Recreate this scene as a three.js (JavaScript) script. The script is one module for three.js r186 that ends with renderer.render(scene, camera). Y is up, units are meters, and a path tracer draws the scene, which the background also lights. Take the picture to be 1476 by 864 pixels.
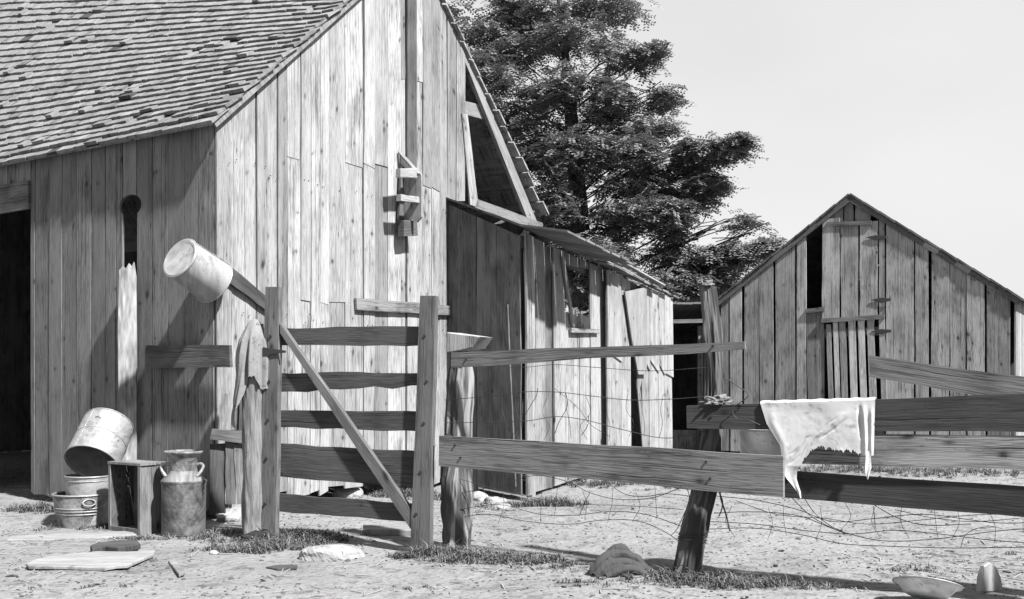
import * as THREE from 'three';
import { mergeGeometries } from 'three/addons/utils/BufferGeometryUtils.js';

// ---------- camera, sky, sun, exposure ----------
const F = 1450, CX = 738, HY = 545, H = 1.21;          // focal length, centre column, horizon row (photo pixels), eye height (m)
const scene = new THREE.Scene();
const camera = new THREE.PerspectiveCamera(2 * Math.atan(432 / F) * 180 / Math.PI, 1476 / 864, 0.1, 3000);
camera.position.set(0, H, 0);
camera.setViewOffset(1476, 864, 0, -(HY - 432), 1476, 864);
scene.add(camera);

const renderer = new THREE.WebGLRenderer({ antialias: true });
renderer.setSize(1024, 599);
renderer.toneMapping = THREE.LinearToneMapping;
renderer.toneMappingExposure = 3.0;
renderer.shadowMap.enabled = true;

const sun = new THREE.DirectionalLight(0xffffff, 5);
const SUN = new THREE.Vector3(0.729, 1.2, 0.718).normalize();
sun.position.copy(SUN).multiplyScalar(40).add(new THREE.Vector3(0, 0, -9));
sun.target.position.set(0, 0, -9); scene.add(sun.target);
sun.castShadow = true; sun.shadow.mapSize.set(4096, 4096); sun.shadow.radius = 4;
Object.assign(sun.shadow.camera, { left: -16, right: 16, top: 16, bottom: -16, near: 1, far: 90 });
scene.add(sun);

// ---------- random numbers, noise ----------
function rng(seed) { let s = seed >>> 0; return () => { s = (s + 0x6D2B79F5) | 0; let t = Math.imul(s ^ (s >>> 15), 1 | s); t = (t + Math.imul(t ^ (t >>> 7), 61 | t)) ^ t; return ((t ^ (t >>> 14)) >>> 0) / 4294967296; }; }
const R = rng(12345);
const rr = (a, b, r = R) => a + (b - a) * r();
const clamp = (x, a = 0, b = 1) => Math.min(b, Math.max(a, x));
const smooth = (a, b, x) => { const t = clamp((x - a) / (b - a)); return t * t * (3 - 2 * t); };
const gs = (x) => Math.exp(-x * x);
const lerp = (a, b, t) => a + (b - a) * t;
function makeNoise(seed) {
  const r = rng(seed), P = new Uint16Array(1024), V = new Float32Array(1024);
  for (let i = 0; i < 1024; i++) { P[i] = Math.floor(r() * 1024); V[i] = r(); }
  const h = (x, y) => V[(P[(x + P[y & 1023]) & 1023])];
  const n = (x, y, px = 1024, py = 1024) => {      // value noise, period px by py
    const xi = Math.floor(x), yi = Math.floor(y); let fx = x - xi, fy = y - yi; fx = fx * fx * (3 - 2 * fx); fy = fy * fy * (3 - 2 * fy);
    const x0 = ((xi % px) + px) % px, x1 = (x0 + 1) % px, y0 = ((yi % py) + py) % py, y1 = (y0 + 1) % py;
    return lerp(lerp(h(x0, y0), h(x1, y0), fx), lerp(h(x0, y1), h(x1, y1), fx), fy);
  };
  n.fbm = (x, y, px, py, o = 4) => { let s = 0, a = 0.5, t = 0; for (let i = 0; i < o; i++) { s += a * n(x, y, px, py); t += a; a *= 0.5; x *= 2; y *= 2; px *= 2; py *= 2; } return s / t; };
  return n;
}
const N0 = makeNoise(7), N1 = makeNoise(99);
const n3 = (x, y, z) => (N0(x + 13.7, y + 5.1) + N1(y + 31.3, z + 8.7) + N0(z + 57.9, x + 71.3)) / 3;   // rough 3-D noise, 0..1

// ---------- sky: bright thin haze, one computed texture ----------
{
  const w = 512, h = 256, d = new Float32Array(w * h * 4);
  for (let j = 0; j < h; j++) for (let i = 0; i < w; i++) {
    const el = ((j + 0.5) / h - 0.5) * Math.PI, e = Math.max(el, 0) / (Math.PI / 2);
    const c = N0.fbm(i / w * 16, j / h * 16, 16, 1024, 5);
    let v = lerp(0.315, 0.14, Math.pow(e, 0.75)) * (0.87 + 0.26 * c);
    if (el < 0) v = 0.14;
    d.set([v, v, v, 1], (j * w + i) * 4);
  }
  const t = new THREE.DataTexture(d, w, h, THREE.RGBAFormat, THREE.FloatType);
  t.mapping = THREE.EquirectangularReflectionMapping; t.magFilter = t.minFilter = THREE.LinearFilter; t.wrapS = THREE.RepeatWrapping; t.needsUpdate = true;
  scene.background = t; scene.environment = t;
}

// ---------- textures ----------
function tex(w, h, f, srgb) {
  const d = new Uint8Array(w * h * 4);
  for (let j = 0; j < h; j++) for (let i = 0; i < w; i++) {
    let v = clamp(f(i / w, j / h, i, j)); if (srgb) v = Math.pow(v, 1 / 2.2);
    const b = Math.round(v * 255), k = (j * w + i) * 4; d[k] = d[k + 1] = d[k + 2] = b; d[k + 3] = 255;
  }
  const t = new THREE.DataTexture(d, w, h); t.wrapS = t.wrapT = THREE.RepeatWrapping; t.magFilter = THREE.LinearFilter; t.minFilter = THREE.LinearMipmapLinearFilter; t.generateMipmaps = true;
  if (srgb) t.colorSpace = THREE.SRGBColorSpace; t.needsUpdate = true; return t;
}
const TW = 0.7, TH = 2.8;                              // metres covered by one wood tile, across and along the grain
function woodTex(seed, contrast, knotN, crackN, stainAmt) {
  const n = makeNoise(seed), r = rng(seed * 3 + 1), W = 512, Hh = 1024;
  const knots = [], cracks = [];
  for (let i = 0; i < knotN; i++) knots.push([r(), r(), rr(0.014, 0.04, r), rr(0.005, 0.014, r), rr(0.5, 1, r)]);
  for (let i = 0; i < crackN; i++) cracks.push([r(), r(), rr(0.04, 0.3, r), rr(0.0015, 0.004, r), r() * 6]);
  const col = new Float32Array(W * Hh), bmp = new Float32Array(W * Hh);
  for (let j = 0; j < Hh; j++) for (let i = 0; i < W; i++) {
    const u = i / W, v = j / Hh; let uu = u + 0.02 * (n.fbm(u * 3, v * 4, 3, 4, 3) - 0.5), kd = 0, halo = 0;
    for (const k of knots) {
      let du = u - k[0]; du -= Math.round(du); let dv = v - k[1]; dv -= Math.round(dv);
      const d2 = (du / k[2]) ** 2 + (dv / k[3]) ** 2; if (d2 > 60) continue;
      kd = Math.max(kd, k[4] * Math.exp(-d2 * 1.2)); uu += 0.9 * du * Math.exp(-d2 / 9) * 0.5;
      const st = Math.exp(-((du / (k[2] * 0.8)) ** 2)) * Math.exp(-Math.abs(dv) / (k[3] * 5)); halo = Math.max(halo, st * 0.45 * k[4]);
    }
    const ring = n.fbm(uu * 60, v * 3, 60, 3, 3), streak = n.fbm(uu * 18, v * 3, 18, 3, 4), fine = n(u * 170, v * 40, 170, 40), stain = n.fbm(u * 6 + 3, v * 12 + 7, 6, 12, 5), blot = n.fbm(u * 3 + 1, v * 4 + 2, 3, 4, 6);
    const speck = n(u * 90, v * 160, 90, 160);
    let ck = 0;
    for (const c of cracks) { let dv = v - c[1]; dv -= Math.round(dv); if (Math.abs(dv) > c[2]) continue; let du = u - c[0] - 0.003 * Math.sin(dv * 30 + c[4]); du -= Math.round(du); const wd = c[3] * (1 - Math.abs(dv) / c[2]); ck = Math.max(ck, Math.exp(-((du / (wd + 0.0008)) ** 2))); }
    let val = 0.86 + contrast * (0.26 * (streak - 0.5) + 0.5 * (fine - 0.5) + 0.24 * (ring - 0.5) - 0.2 * smooth(0.56, 0.72, ring)) + stainAmt * 0.42 * (stain - 0.5) - 0.2 * smooth(0.56, 0.63, blot + 0.4 * (ring - 0.5) + 0.3 * (fine - 0.5)) - 0.62 * kd - halo * 0.5 - 0.6 * ck - (speck > 0.92 ? 0.22 : 0);
    col[j * W + i] = clamp(val, 0.07, 1);
    bmp[j * W + i] = clamp(0.5 + 0.5 * (ring - 0.5) + 0.25 * (streak - 0.5) + 0.25 * (fine - 0.5) - 0.5 * ck - 0.2 * kd);
  }
  return { map: tex(W, Hh, (u, v, i, j) => col[j * W + i], true), bump: tex(W, Hh, (u, v, i, j) => bmp[j * W + i], false) };
}
const WT = [woodTex(11, 1.2, 15, 12, 1.1), woodTex(23, 1.4, 18, 16, 1.4), woodTex(37, 1.05, 12, 8, 1.0)];
const WR = [woodTex(51, 1.3, 11, 14, 1.9), woodTex(67, 1.2, 8, 16, 2.2)];        // rougher, cracked wood
const mats = new Map();
const grey = (v) => new THREE.Color().setRGB(v, v, v);
function wood(a, k = 0, rough = false) {
  const key = `w${a}_${k}_${rough}`; if (mats.has(key)) return mats.get(key);
  const t = (rough ? WR : WT)[k % (rough ? 2 : 3)];
  const m = new THREE.MeshStandardMaterial({ color: grey(a), map: t.map, bumpMap: t.bump, bumpScale: rough ? 0.003 : 0.002, roughness: 0.92, metalness: 0 }); mats.set(key, m); return m;
}
const blotch = tex(512, 512, (u, v) => { const n = N0.fbm(u * 6, v * 6, 6, 6, 6), s = N1(u * 46, v * 46, 46, 46), m = N1.fbm(u * 14, v * 9, 14, 9, 4); return 0.8 + 0.7 * (n - 0.5) + 0.4 * (m - 0.5) - (s > 0.9 ? 0.35 : 0) - 0.25 * smooth(0.6, 0.66, n); }, true);
const rustTex = tex(512, 512, (u, v) => { const n = N0.fbm(u * 9, v * 9, 9, 9, 5), s = N1.fbm(u * 34, v * 26, 34, 26, 3); return 0.62 + 1.1 * (n - 0.5) + 0.7 * (s - 0.5); }, true);
const fineBump = tex(256, 256, (u, v) => N1.fbm(u * 24, v * 24, 24, 24, 3), false);
const clothTex = tex(512, 512, (u, v) => { const n = N0.fbm(u * 7, v * 7, 7, 7, 5), b = N1.fbm(u * 20, v * 20, 20, 20, 3); return 0.88 + 0.3 * (n - 0.5) - (b > 0.62 ? (b - 0.62) * 2 : 0); }, true);
const galv = new THREE.MeshStandardMaterial({ color: grey(0.34), map: blotch, roughness: 0.45, metalness: 0.4, bumpMap: fineBump, bumpScale: 0.002 });
const galvDark = new THREE.MeshStandardMaterial({ color: grey(0.24), map: rustTex, roughness: 0.6, metalness: 0.3, bumpMap: fineBump, bumpScale: 0.002 });
const enamel = new THREE.MeshStandardMaterial({ color: grey(0.32), map: blotch, roughness: 0.4, metalness: 0.1 });
const whitePaint = new THREE.MeshStandardMaterial({ color: grey(0.62), map: blotch, roughness: 0.35 });
const rust = new THREE.MeshStandardMaterial({ color: grey(0.11), map: rustTex, roughness: 0.75, metalness: 0.2, bumpMap: fineBump, bumpScale: 0.003 });
const iron = new THREE.MeshStandardMaterial({ color: grey(0.03), roughness: 0.7, metalness: 0.4 });
const wireMat = new THREE.MeshStandardMaterial({ color: grey(0.04), roughness: 0.6, metalness: 0.5 });
const whiteCloth = new THREE.MeshPhysicalMaterial({ transmission: 0.3, thickness: 0, color: grey(0.56), map: clothTex, bumpMap: fineBump, bumpScale: 0.0008, roughness: 0.95, side: THREE.DoubleSide });
const greyCloth = new THREE.MeshStandardMaterial({ color: grey(0.17), map: clothTex, bumpMap: fineBump, bumpScale: 0.002, roughness: 0.95, side: THREE.DoubleSide });
const darkCloth = new THREE.MeshStandardMaterial({ color: grey(0.035), map: clothTex, bumpMap: fineBump, bumpScale: 0.004, roughness: 0.95 });
const stoneMat = new THREE.MeshStandardMaterial({ color: grey(0.28), map: blotch, roughness: 0.95, bumpMap: fineBump, bumpScale: 0.01 });
const lichen = new THREE.MeshStandardMaterial({ color: grey(0.2), map: rustTex, roughness: 1, bumpMap: fineBump, bumpScale: 0.01 });
const bk = makeNoise(606), barkF = (u, v) => { const w = u + 0.015 * (bk.fbm(u * 5, v * 6, 5, 6, 3) - 0.5), a = bk.fbm(w * 26, v * 7, 26, 7, 3), b = bk.fbm(u * 9, v * 12, 9, 12, 4); return [a, b]; };
const barkMap = tex(512, 1024, (u, v) => { const [a, b] = barkF(u, v); return 0.25 + 0.75 * smooth(0.36, 0.7, a) + 0.3 * (b - 0.5) + (b > 0.68 ? 0.25 : 0); }, true), barkBump = tex(512, 1024, (u, v) => { const [a, b] = barkF(u, v); return smooth(0.3, 0.7, a) * 0.8 + 0.2 * b; }, false);
const barkOf = (c) => new THREE.MeshStandardMaterial({ color: grey(c), map: barkMap, bumpMap: barkBump, bumpScale: 0.014, roughness: 1 });
const deckMat = wood(0.21, 0, true);

// ---------- pixels to places ----------
const ray = (px, py) => new THREE.Vector3((px - CX) / F, -(py - HY) / F, -1);
const at = (px, py, D) => new THREE.Vector3((px - CX) / F * D, H - (py - HY) / F * D, -D);
const gnd = (px, py) => at(px, py, H * F / (py - HY));
const DIP = new THREE.Vector3(0.2, 0, -10.5);
function groundY(x, z) {
  const dx = x - DIP.x, dz = z - DIP.z; let y = -0.095 * Math.exp(-(dx * dx + dz * dz) / 1.6);
  const near = smooth(26, 14, -z);
  y += (N0.fbm(x * 0.9 + 40, z * 0.9 + 60, 1024, 1024, 3) - 0.5) * 0.05 * near + (N1.fbm(x * 5 + 300, z * 5 + 300, 1024, 1024, 3) - 0.5) * 0.028 * near;
  return y;
}
class Frame {                                          // an upright plane: x along it, y up, z towards the viewer's side
  constructor(o, th) { this.o = o.clone(); this.th = th; this.m = new THREE.Matrix4().makeRotationY(th).setPosition(o); this.inv = this.m.clone().invert(); }
  static through(a, b) { const d = b.clone().sub(a); return new Frame(new THREE.Vector3(a.x, 0, a.z), Math.atan2(-d.z, d.x)); }
  lr(px, py) { const c = new THREE.Vector3(0, H, 0).applyMatrix4(this.inv); return [c, ray(px, py).transformDirection(this.inv)]; }
  hz(px, py, z = 0) { const [c, d] = this.lr(px, py), t = (z - c.z) / d.z; return new THREE.Vector2(c.x + d.x * t, c.y + d.y * t); }
  hx(px, py, x = 0) { const [c, d] = this.lr(px, py), t = (x - c.x) / d.x; return new THREE.Vector2(c.z + d.z * t, c.y + d.y * t); }
  w(x, y, z) { return new THREE.Vector3(x, y, z).applyMatrix4(this.m); }
  l(v) { return v.clone().applyMatrix4(this.inv); }
}
// ---------- building blocks ----------
const names = new Map();
function numbered(n) { const k = names.get(n) || 0; names.set(n, k + 1); return k ? `${n}_${String(k).padStart(3, '0')}` : n; }
function tag(o, label, category, group, kind) { o.userData.label = label; if (category) o.userData.category = category; if (group) o.userData.group = group; if (kind) o.userData.kind = kind; return o; }
function thing(name, label, category, fr, group) {     // a Group at the thing's base
  const g = new THREE.Group(); g.name = numbered(name); tag(g, label, category, group);
  if (fr instanceof Frame) { g.position.copy(fr.o); g.rotation.y = fr.th; } else if (fr) g.position.copy(fr);
  g.updateMatrix(); scene.add(g); return g;
}
function mesh(name, geo, mat, parent, fr) {            // fr: the frame the geometry is written in, when it is not the parent's own
  const m = new THREE.Mesh(geo, mat); m.name = parent ? name : numbered(name); m.castShadow = m.receiveShadow = true;
  if (fr) { const M = new THREE.Matrix4(); let p = parent; while (p && p !== scene) { p.updateMatrix(); M.premultiply(p.matrix); p = p.parent; } m.applyMatrix4(M.invert().multiply(fr.m)); }
  (parent || scene).add(m); return m;
}
const WORLD = new Frame(new THREE.Vector3(), 0);
const V2 = (x, y) => new THREE.Vector2(x, y), V3 = (x, y, z) => new THREE.Vector3(x, y, z);
// a plank: starts at edge a0-a1, ends at edge b0-b1 (points of the frame's plane), z0..z0+t; grain runs from a to b
function plank(a0, a1, b0, b1, z0, t, o = {}) {
  const segs = o.segs ?? 3, jit = o.jit ?? 0.003, bow = o.bow ?? 0, r = o.r || R, L = [], Q = [];
  for (let i = 0; i <= segs; i++) {
    const k = i / segs, e = i === 0 || i === segs ? 0.4 : 1;
    const j0 = (r() - 0.5) * 2 * jit * e, j1 = (r() - 0.5) * 2 * jit * e;
    const p = a0.clone().lerp(b0, k), q = a1.clone().lerp(b1, k), ac = q.clone().sub(p).normalize();
    L.push(p.addScaledVector(ac, j0)); Q.push(q.addScaledVector(ac, j1));
  }
  for (const k of [0, segs]) { const al = b0.clone().sub(a0).normalize(), d = o.end ?? 0.004; L[k].addScaledVector(al, (r() - 0.5) * 2 * d); Q[k].addScaledVector(al, (r() - 0.5) * 2 * d); }
  const len = a0.distanceTo(b0), wid = a0.distanceTo(a1), uo = r(), vo = r(), pos = [], uv = [], idx = [];
  const zz = (i) => z0 + bow * Math.sin(Math.PI * i / segs) + (o.lean ?? 0) * (i / segs);
  const cross = (a1.x - a0.x) * (b0.y - a0.y) - (a1.y - a0.y) * (b0.x - a0.x), flip = cross < 0;
  const strip = (A, B) => {                            // A(i), B(i) -> [x,y,z,u,v]
    const s = pos.length / 3;
    for (let i = 0; i <= segs; i++) for (const P of [A(i), B(i)]) { pos.push(P[0], P[1], P[2]); uv.push(P[3], P[4]); }
    for (let i = 0; i < segs; i++) { const a = s + 2 * i; flip ? idx.push(a, a + 2, a + 1, a + 1, a + 2, a + 3) : idx.push(a, a + 1, a + 2, a + 1, a + 3, a + 2); }
  };
  const vv = (i) => vo + i / segs * len / TH, u0 = uo, u1 = uo + wid / TW, ut = t / TW;
  strip((i) => [L[i].x, L[i].y, zz(i) + t, u0, vv(i)], (i) => [Q[i].x, Q[i].y, zz(i) + t, u1, vv(i)]);
  strip((i) => [Q[i].x, Q[i].y, zz(i), u0, vv(i)], (i) => [L[i].x, L[i].y, zz(i), u1, vv(i)]);
  strip((i) => [L[i].x, L[i].y, zz(i), u0 - ut, vv(i)], (i) => [L[i].x, L[i].y, zz(i) + t, u0, vv(i)]);
  strip((i) => [Q[i].x, Q[i].y, zz(i) + t, u1, vv(i)], (i) => [Q[i].x, Q[i].y, zz(i), u1 + ut, vv(i)]);
  for (const [i, f] of [[0, true], [segs, false]]) {
    const s = pos.length / 3;
    for (const [P, z, u, v] of [[L[i], zz(i), u0, 0], [Q[i], zz(i), u1, 0], [Q[i], zz(i) + t, u1, ut], [L[i], zz(i) + t, u0, ut]]) { pos.push(P.x, P.y, z); uv.push(u, vv(i) + v * 0.3); }
    (f !== flip) ? idx.push(s, s + 1, s + 2, s, s + 2, s + 3) : idx.push(s, s + 2, s + 1, s, s + 3, s + 2);
  }
  const g = new THREE.BufferGeometry(); g.setAttribute('position', new THREE.Float32BufferAttribute(pos, 3)); g.setAttribute('uv', new THREE.Float32BufferAttribute(uv, 2)); g.setIndex(idx);
  const f = g.toNonIndexed(); f.computeVertexNormals(); return f;
}
// an outline of the frame's plane given thickness; grain along y unless turned
function cut(pts, z0, t, o = {}) {
  const g = new THREE.ExtrudeGeometry(new THREE.Shape(pts), { depth: t, bevelEnabled: !!o.bevel, bevelThickness: o.bevel, bevelSize: o.bevel, bevelSegments: 1, steps: 1 });
  g.translate(0, 0, z0); const p = g.attributes.position, uv = g.attributes.uv, uo = R(), vo = R();
  for (let i = 0; i < p.count; i++) { const x = p.getX(i) + p.getZ(i), y = p.getY(i); o.turn ? uv.setXY(i, uo + y / TW, vo + x / TH) : uv.setXY(i, uo + x / TW, vo + y / TH); }
  return g;
}
function box(x0, x1, y0, y1, z0, z1) { const g = new THREE.BoxGeometry(x1 - x0, y1 - y0, z1 - z0); g.translate((x0 + x1) / 2, (y0 + y1) / 2, (z0 + z1) / 2); const p = g.attributes.position, n = g.attributes.normal, uv = g.attributes.uv; for (let i = 0; i < p.count; i++) { const ax = Math.abs(n.getX(i)) > 0.5; uv.setXY(i, (ax ? p.getZ(i) : p.getX(i)) / TW, (Math.abs(n.getY(i)) > 0.5 ? p.getZ(i) : p.getY(i)) / TH); } return g; }
function tube(pts, r, seg = 24, rad = 5) { return new THREE.TubeGeometry(new THREE.CatmullRomCurve3(pts, false, 'centripetal'), seg, r, rad, false); }
// rough round post through 3-D points with radii
function roughPost(P, ridges, amp, seed) {
  const n = makeNoise(seed), curve = new THREE.CatmullRomCurve3(P.map((p) => p.p)), rings = 70, sec = 84, pos = [], uv = [], idx = [];
  for (let i = 0; i <= rings; i++) {
    const k = i / rings, c = curve.getPoint(k), f = k * (P.length - 1), a = Math.min(P.length - 2, Math.floor(f)), r0 = lerp(P[a].r, P[a + 1].r, f - a);
    for (let j = 0; j <= sec; j++) {
      const th = j / sec * Math.PI * 2, r = r0 * (1 + amp * (n.fbm(j / sec * ridges, k * 7, ridges, 1024, 3) - 0.5) * 2 + 0.16 * (n(j / sec * 3, k * 3, 3, 1024) - 0.5));
      pos.push(c.x + Math.sin(th) * r, c.y + (i === rings ? (n(j / sec * 9, 50, 9, 1024) - 0.5) * 0.05 : 0), c.z + Math.cos(th) * r); uv.push(j / sec * 2 * Math.PI * r0 / TW, c.y / TH * 1.3);
    }
  }
  for (let i = 0; i < rings; i++) for (let j = 0; j < sec; j++) { const a = i * (sec + 1) + j, b = a + sec + 1; idx.push(a, a + 1, b, a + 1, b + 1, b); }
  const top = pos.length / 3, c = curve.getPoint(1); pos.push(c.x, c.y + 0.01, c.z); uv.push(0, 0); const s = rings * (sec + 1); for (let j = 0; j < sec; j++) idx.push(s + j, s + j + 1, top);
  const g = new THREE.BufferGeometry(); g.setAttribute('position', new THREE.Float32BufferAttribute(pos, 3)); g.setAttribute('uv', new THREE.Float32BufferAttribute(uv, 2)); g.setIndex(idx); g.computeVertexNormals(); return g;
}
function lump(rx, ry, rz, amp, freq, seed, detail = 4) {   // an uneven stone or heap, base near y=0
  const g = new THREE.IcosahedronGeometry(1, detail); const p = g.attributes.position;
  for (let i = 0; i < p.count; i++) { const x = p.getX(i), y = p.getY(i), z = p.getZ(i), k = 1 + amp * (n3(x * freq + seed, y * freq + seed * 1.7, z * freq + seed * 0.3) - 0.5) * 2; p.setXYZ(i, x * k * rx, Math.max(y * k, -0.35) * ry, z * k * rz); }
  const u = g.attributes.uv; for (let i = 0; i < p.count; i++) u.setXY(i, p.getX(i) * 2 + p.getY(i), p.getZ(i) * 2 + p.getY(i));
  g.computeVertexNormals(); return g;
}
const noUv = (g) => { if (!g.attributes.uv) g.setAttribute('uv', new THREE.Float32BufferAttribute(new Float32Array(g.attributes.position.count * 2), 2)); return g; };

// ================= GROUND =================
const groundTex = tex(1024, 1024, (u, v) => {
  const a = N0.fbm(u * 4, v * 4, 4, 4, 5), b = N1.fbm(u * 40, v * 40, 40, 40, 3), c = N1(u * 150, v * 150, 150, 150), e = N0.fbm(u * 12 + 5, v * 12, 12, 12, 3);
  const g = N0.fbm(u * 24 + 9, v * 24 + 3, 24, 24, 4), q = N1.fbm(u * 7 + 2, v * 7 + 1, 7, 7, 6);
  const h = N0(u * 260, v * 260, 260, 260), k2 = N1.fbm(u * 90, v * 90, 90, 90, 2);
  return 0.84 + 0.3 * (a - 0.5) + 0.24 * (b - 0.5) + 0.2 * (h - 0.5) - (c > 0.88 ? (c - 0.88) * 3.4 : 0) - 0.13 * smooth(0.52, 0.64, q + 0.6 * (b - 0.5)) - (k2 > 0.72 ? 0.3 : 0) - (g > 0.68 ? 0.2 : 0);
}, true);
const groundBump = tex(1024, 1024, (u, v) => 0.5 * N1.fbm(u * 40, v * 40, 40, 40, 4) + 0.5 * N0.fbm(u * 110, v * 110, 110, 110, 2), false);
{
  const xs = [], zs = [];
  for (let x = -7; x <= 10; x += 0.07) xs.push(x); for (let x = 10.5, s = 0.6; x < 900; x += s, s *= 1.35) { xs.push(x); xs.unshift(-x + 3); }
  for (let z = -3; z >= -20; z -= 0.07) zs.push(z); for (let d = 20.6, s = 0.7; d < 1200; d += s, s *= 1.3) zs.push(-d);
  for (let z = -2.5, s = 0.5; z < 200; z += s, s *= 1.5) zs.unshift(z);
  const pos = [], uv = [], idx = [], nx = xs.length;
  for (const z of zs) for (const x of xs) { pos.push(x, groundY(x, z), z); uv.push(x / 3.2, z / 3.2); }
  for (let j = 0; j < zs.length - 1; j++) for (let i = 0; i < nx - 1; i++) { const a = j * nx + i; idx.push(a, a + 1, a + nx, a + 1, a + nx + 1, a + nx); }
  const g = new THREE.BufferGeometry(); g.setAttribute('position', new THREE.Float32BufferAttribute(pos, 3)); g.setAttribute('uv', new THREE.Float32BufferAttribute(uv, 2)); g.setIndex(idx); g.computeVertexNormals();
  const m = mesh('ground', g, new THREE.MeshStandardMaterial({ color: grey(0.178), map: groundTex, bumpMap: groundBump, bumpScale: 0.022, roughness: 1 }));
  tag(m, 'pale trampled dirt of the farmyard with dark crumbs', 'ground', null, 'structure');
}

// ================= BARN =================
const TH0 = Math.acos(0.5323);                         // the gable wall recedes towards the far end of the yard
const C = gnd(312, 748), BF = new Frame(V3(C.x, 0, C.z), TH0);
const GW = 5.43, EAVE = 3.47, RISE = 2.48, HALF = GW / 2, BL = 9, PITCH = Math.atan2(RISE, HALF);
const roofY = (x) => EAVE + RISE * (1 - Math.abs(x - HALF) / HALF);
const barn = thing('plank_barn', 'tall weathered plank barn with shingled roof and open gable corner', 'barn', BF);
const gp = (px, py, z = 0) => BF.hz(px, py, z);
{
  const edges = [312, 331, 350, 366, 381, 397, 411, 430, 444, 457, 470, 494, 520, 537, 556, 575, 583, 597, 606, 619, 631, 642, 655, 668];
  const joints = { 6: [222], 7: [431], 9: [433], 10: [434], 11: [236], 12: [236], 13: [238], 15: [112], 16: [236], 17: [116], 18: [267], 19: [270] };
  const bots = [[312, 738], [349, 729], [430, 713], [454, 716], [490, 704], [543, 699], [600, 701], [642, 704]];
  const botY = (px) => { let i = 0; while (i < bots.length - 2 && px > bots[i + 1][0]) i++; const [a, b] = [bots[i], bots[i + 1]]; return a[1] + (b[1] - a[1]) * (px - a[0]) / (b[0] - a[0]); };
  for (let i = 0; i < edges.length - 1; i++) {
    let x0 = gp(edges[i], 430).x, x1 = gp(edges[i + 1], 430).x; const pm = (edges[i] + edges[i + 1]) / 2, xm = (x0 + x1) / 2;
    const dark = i === 16;
    x0 += rr(0.001, 0.004); x1 -= R() < 0.35 ? rr(0.006, 0.014) : rr(0.001, 0.004); if (i === 15) x1 -= 0.02; if (i === 0) x0 = -0.024;
    const yb = i >= 21 ? gp(pm, 290).y : clamp(gp(pm, botY(pm)).y, 0.03, 0.2) + rr(-0.03, 0.05);
    const js = (joints[i] || []).map((py) => gp(pm, py).y).filter((y) => y > yb);
    const cuts = [yb, ...js.sort((a, b) => a - b), 99];
    const tilt = rr(-0.012, 0.012);
    for (let k = 0; k < cuts.length - 1; k++) {
      const top = k === cuts.length - 2, lo = cuts[k] - (k ? 0.025 : 0), z = 0.004 + k * 0.007 + rr(0, 0.005), sh = k ? rr(-0.012, 0.012) : 0;
      const up = (x) => top ? roofY(x) - 0.035 : cuts[k + 1] + rr(-0.006, 0.006);
      const tone = dark && k === 1 ? 0.07 : [0.2, 0.24, 0.27, 0.3, 0.17, 0.28, 0.25][Math.floor(R() * 7)];
      const xa = x0 + sh, xb = x1 + sh;
      const g = plank(V2(xa, lo + rr(-0.02, 0.02)), V2(xb, lo + rr(-0.02, 0.02)), V2(xa + tilt, up(xa + tilt)), V2(xb + tilt, up(xb + tilt)), z, 0.02, { segs: 4, jit: 0.004, bow: rr(0, 0.01) });
      mesh('wall_board', g, wood(tone, Math.floor(R() * 3), dark && k === 1), barn);
    }
    if (i >= 21) continue;
  }
  // the narrow pale board at the edge of the open gable corner
  mesh('wall_board', plank(gp(673, 296), gp(685, 300), gp(661, 165), gp(669, 166), 0.03, 0.02), wood(0.27, 1), barn);
  // rafter, collar and sill of the open corner
  mesh('rafter', plank(gp(765, 332), gp(778, 334), gp(664, 78), gp(675, 82), -0.03, 0.05, { jit: 0.004 }), wood(0.2, 0), barn);
  mesh('collar_beam', plank(gp(664, 142), gp(664, 162), gp(703, 152), gp(712, 174), -0.09, 0.05), wood(0.17, 2), barn);
  mesh('sill_beam', plank(gp(684, 288), gp(680, 300), gp(778, 322), gp(778, 335), -0.02, 0.07), wood(0.14, 1), barn);
  mesh('strut', tube([BF.w(4.2, 2.95, -0.2), BF.w(5.2, 3.35, -0.1), BF.w(5.55, 3.42, 0)].map((p) => BF.l(p)), 0.025, 8, 6), wood(0.06, 0, true), barn);
  // ledger nailed across the gable boards
  mesh('ledger_board', plank(gp(511, 430, 0.05), gp(512, 447, 0.05), gp(648, 441, 0.05), gp(648, 455, 0.05), 0.045, 0.03, { segs: 5, jit: 0.006 }), wood(0.16, 0, true), barn);
  { const nails = []; for (let i = 0; i < edges.length - 1; i++) for (const h of [0.5, 1.75, 3.05]) for (const d of [-0.03, 0.03]) { const x = (gp(edges[i], 430).x + gp(edges[i + 1], 430).x) / 2 + d + rr(-0.01, 0.01); if (i >= 21 || R() < 0.5) continue; const g = new THREE.CylinderGeometry(0.005, 0.005, 0.006, 6); g.rotateX(Math.PI / 2); g.translate(x, h + rr(-0.07, 0.07), 0.044); nails.push(g); }
    mesh('nails', mergeGeometries(nails), iron, barn).userData.kind = 'stuff'; }
  // behind the lean-to and the far sides
  mesh('wall_panel', box(gp(642, 430).x, GW, 0.02, 2.95, -0.03, 0), wood(0.1, 0, true), barn);
  mesh('wall_panel', box(GW - 0.03, GW, 0.02, EAVE - 0.05, -BL, -0.04), wood(0.12, 1, true), barn);
  mesh('wall_panel', cut([V2(0, 0), V2(GW, 0), V2(GW, EAVE - 0.06), V2(HALF, EAVE + RISE + 1.8), V2(0, EAVE - 0.06)], -BL - 0.03, 0.03), wood(0.12, 1, true), barn);
  mesh('corner_post', box(0.03, 0.15, 0.02, EAVE - 0.05, -0.15, -0.01), wood(0.12, 1, true), barn);
}
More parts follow.
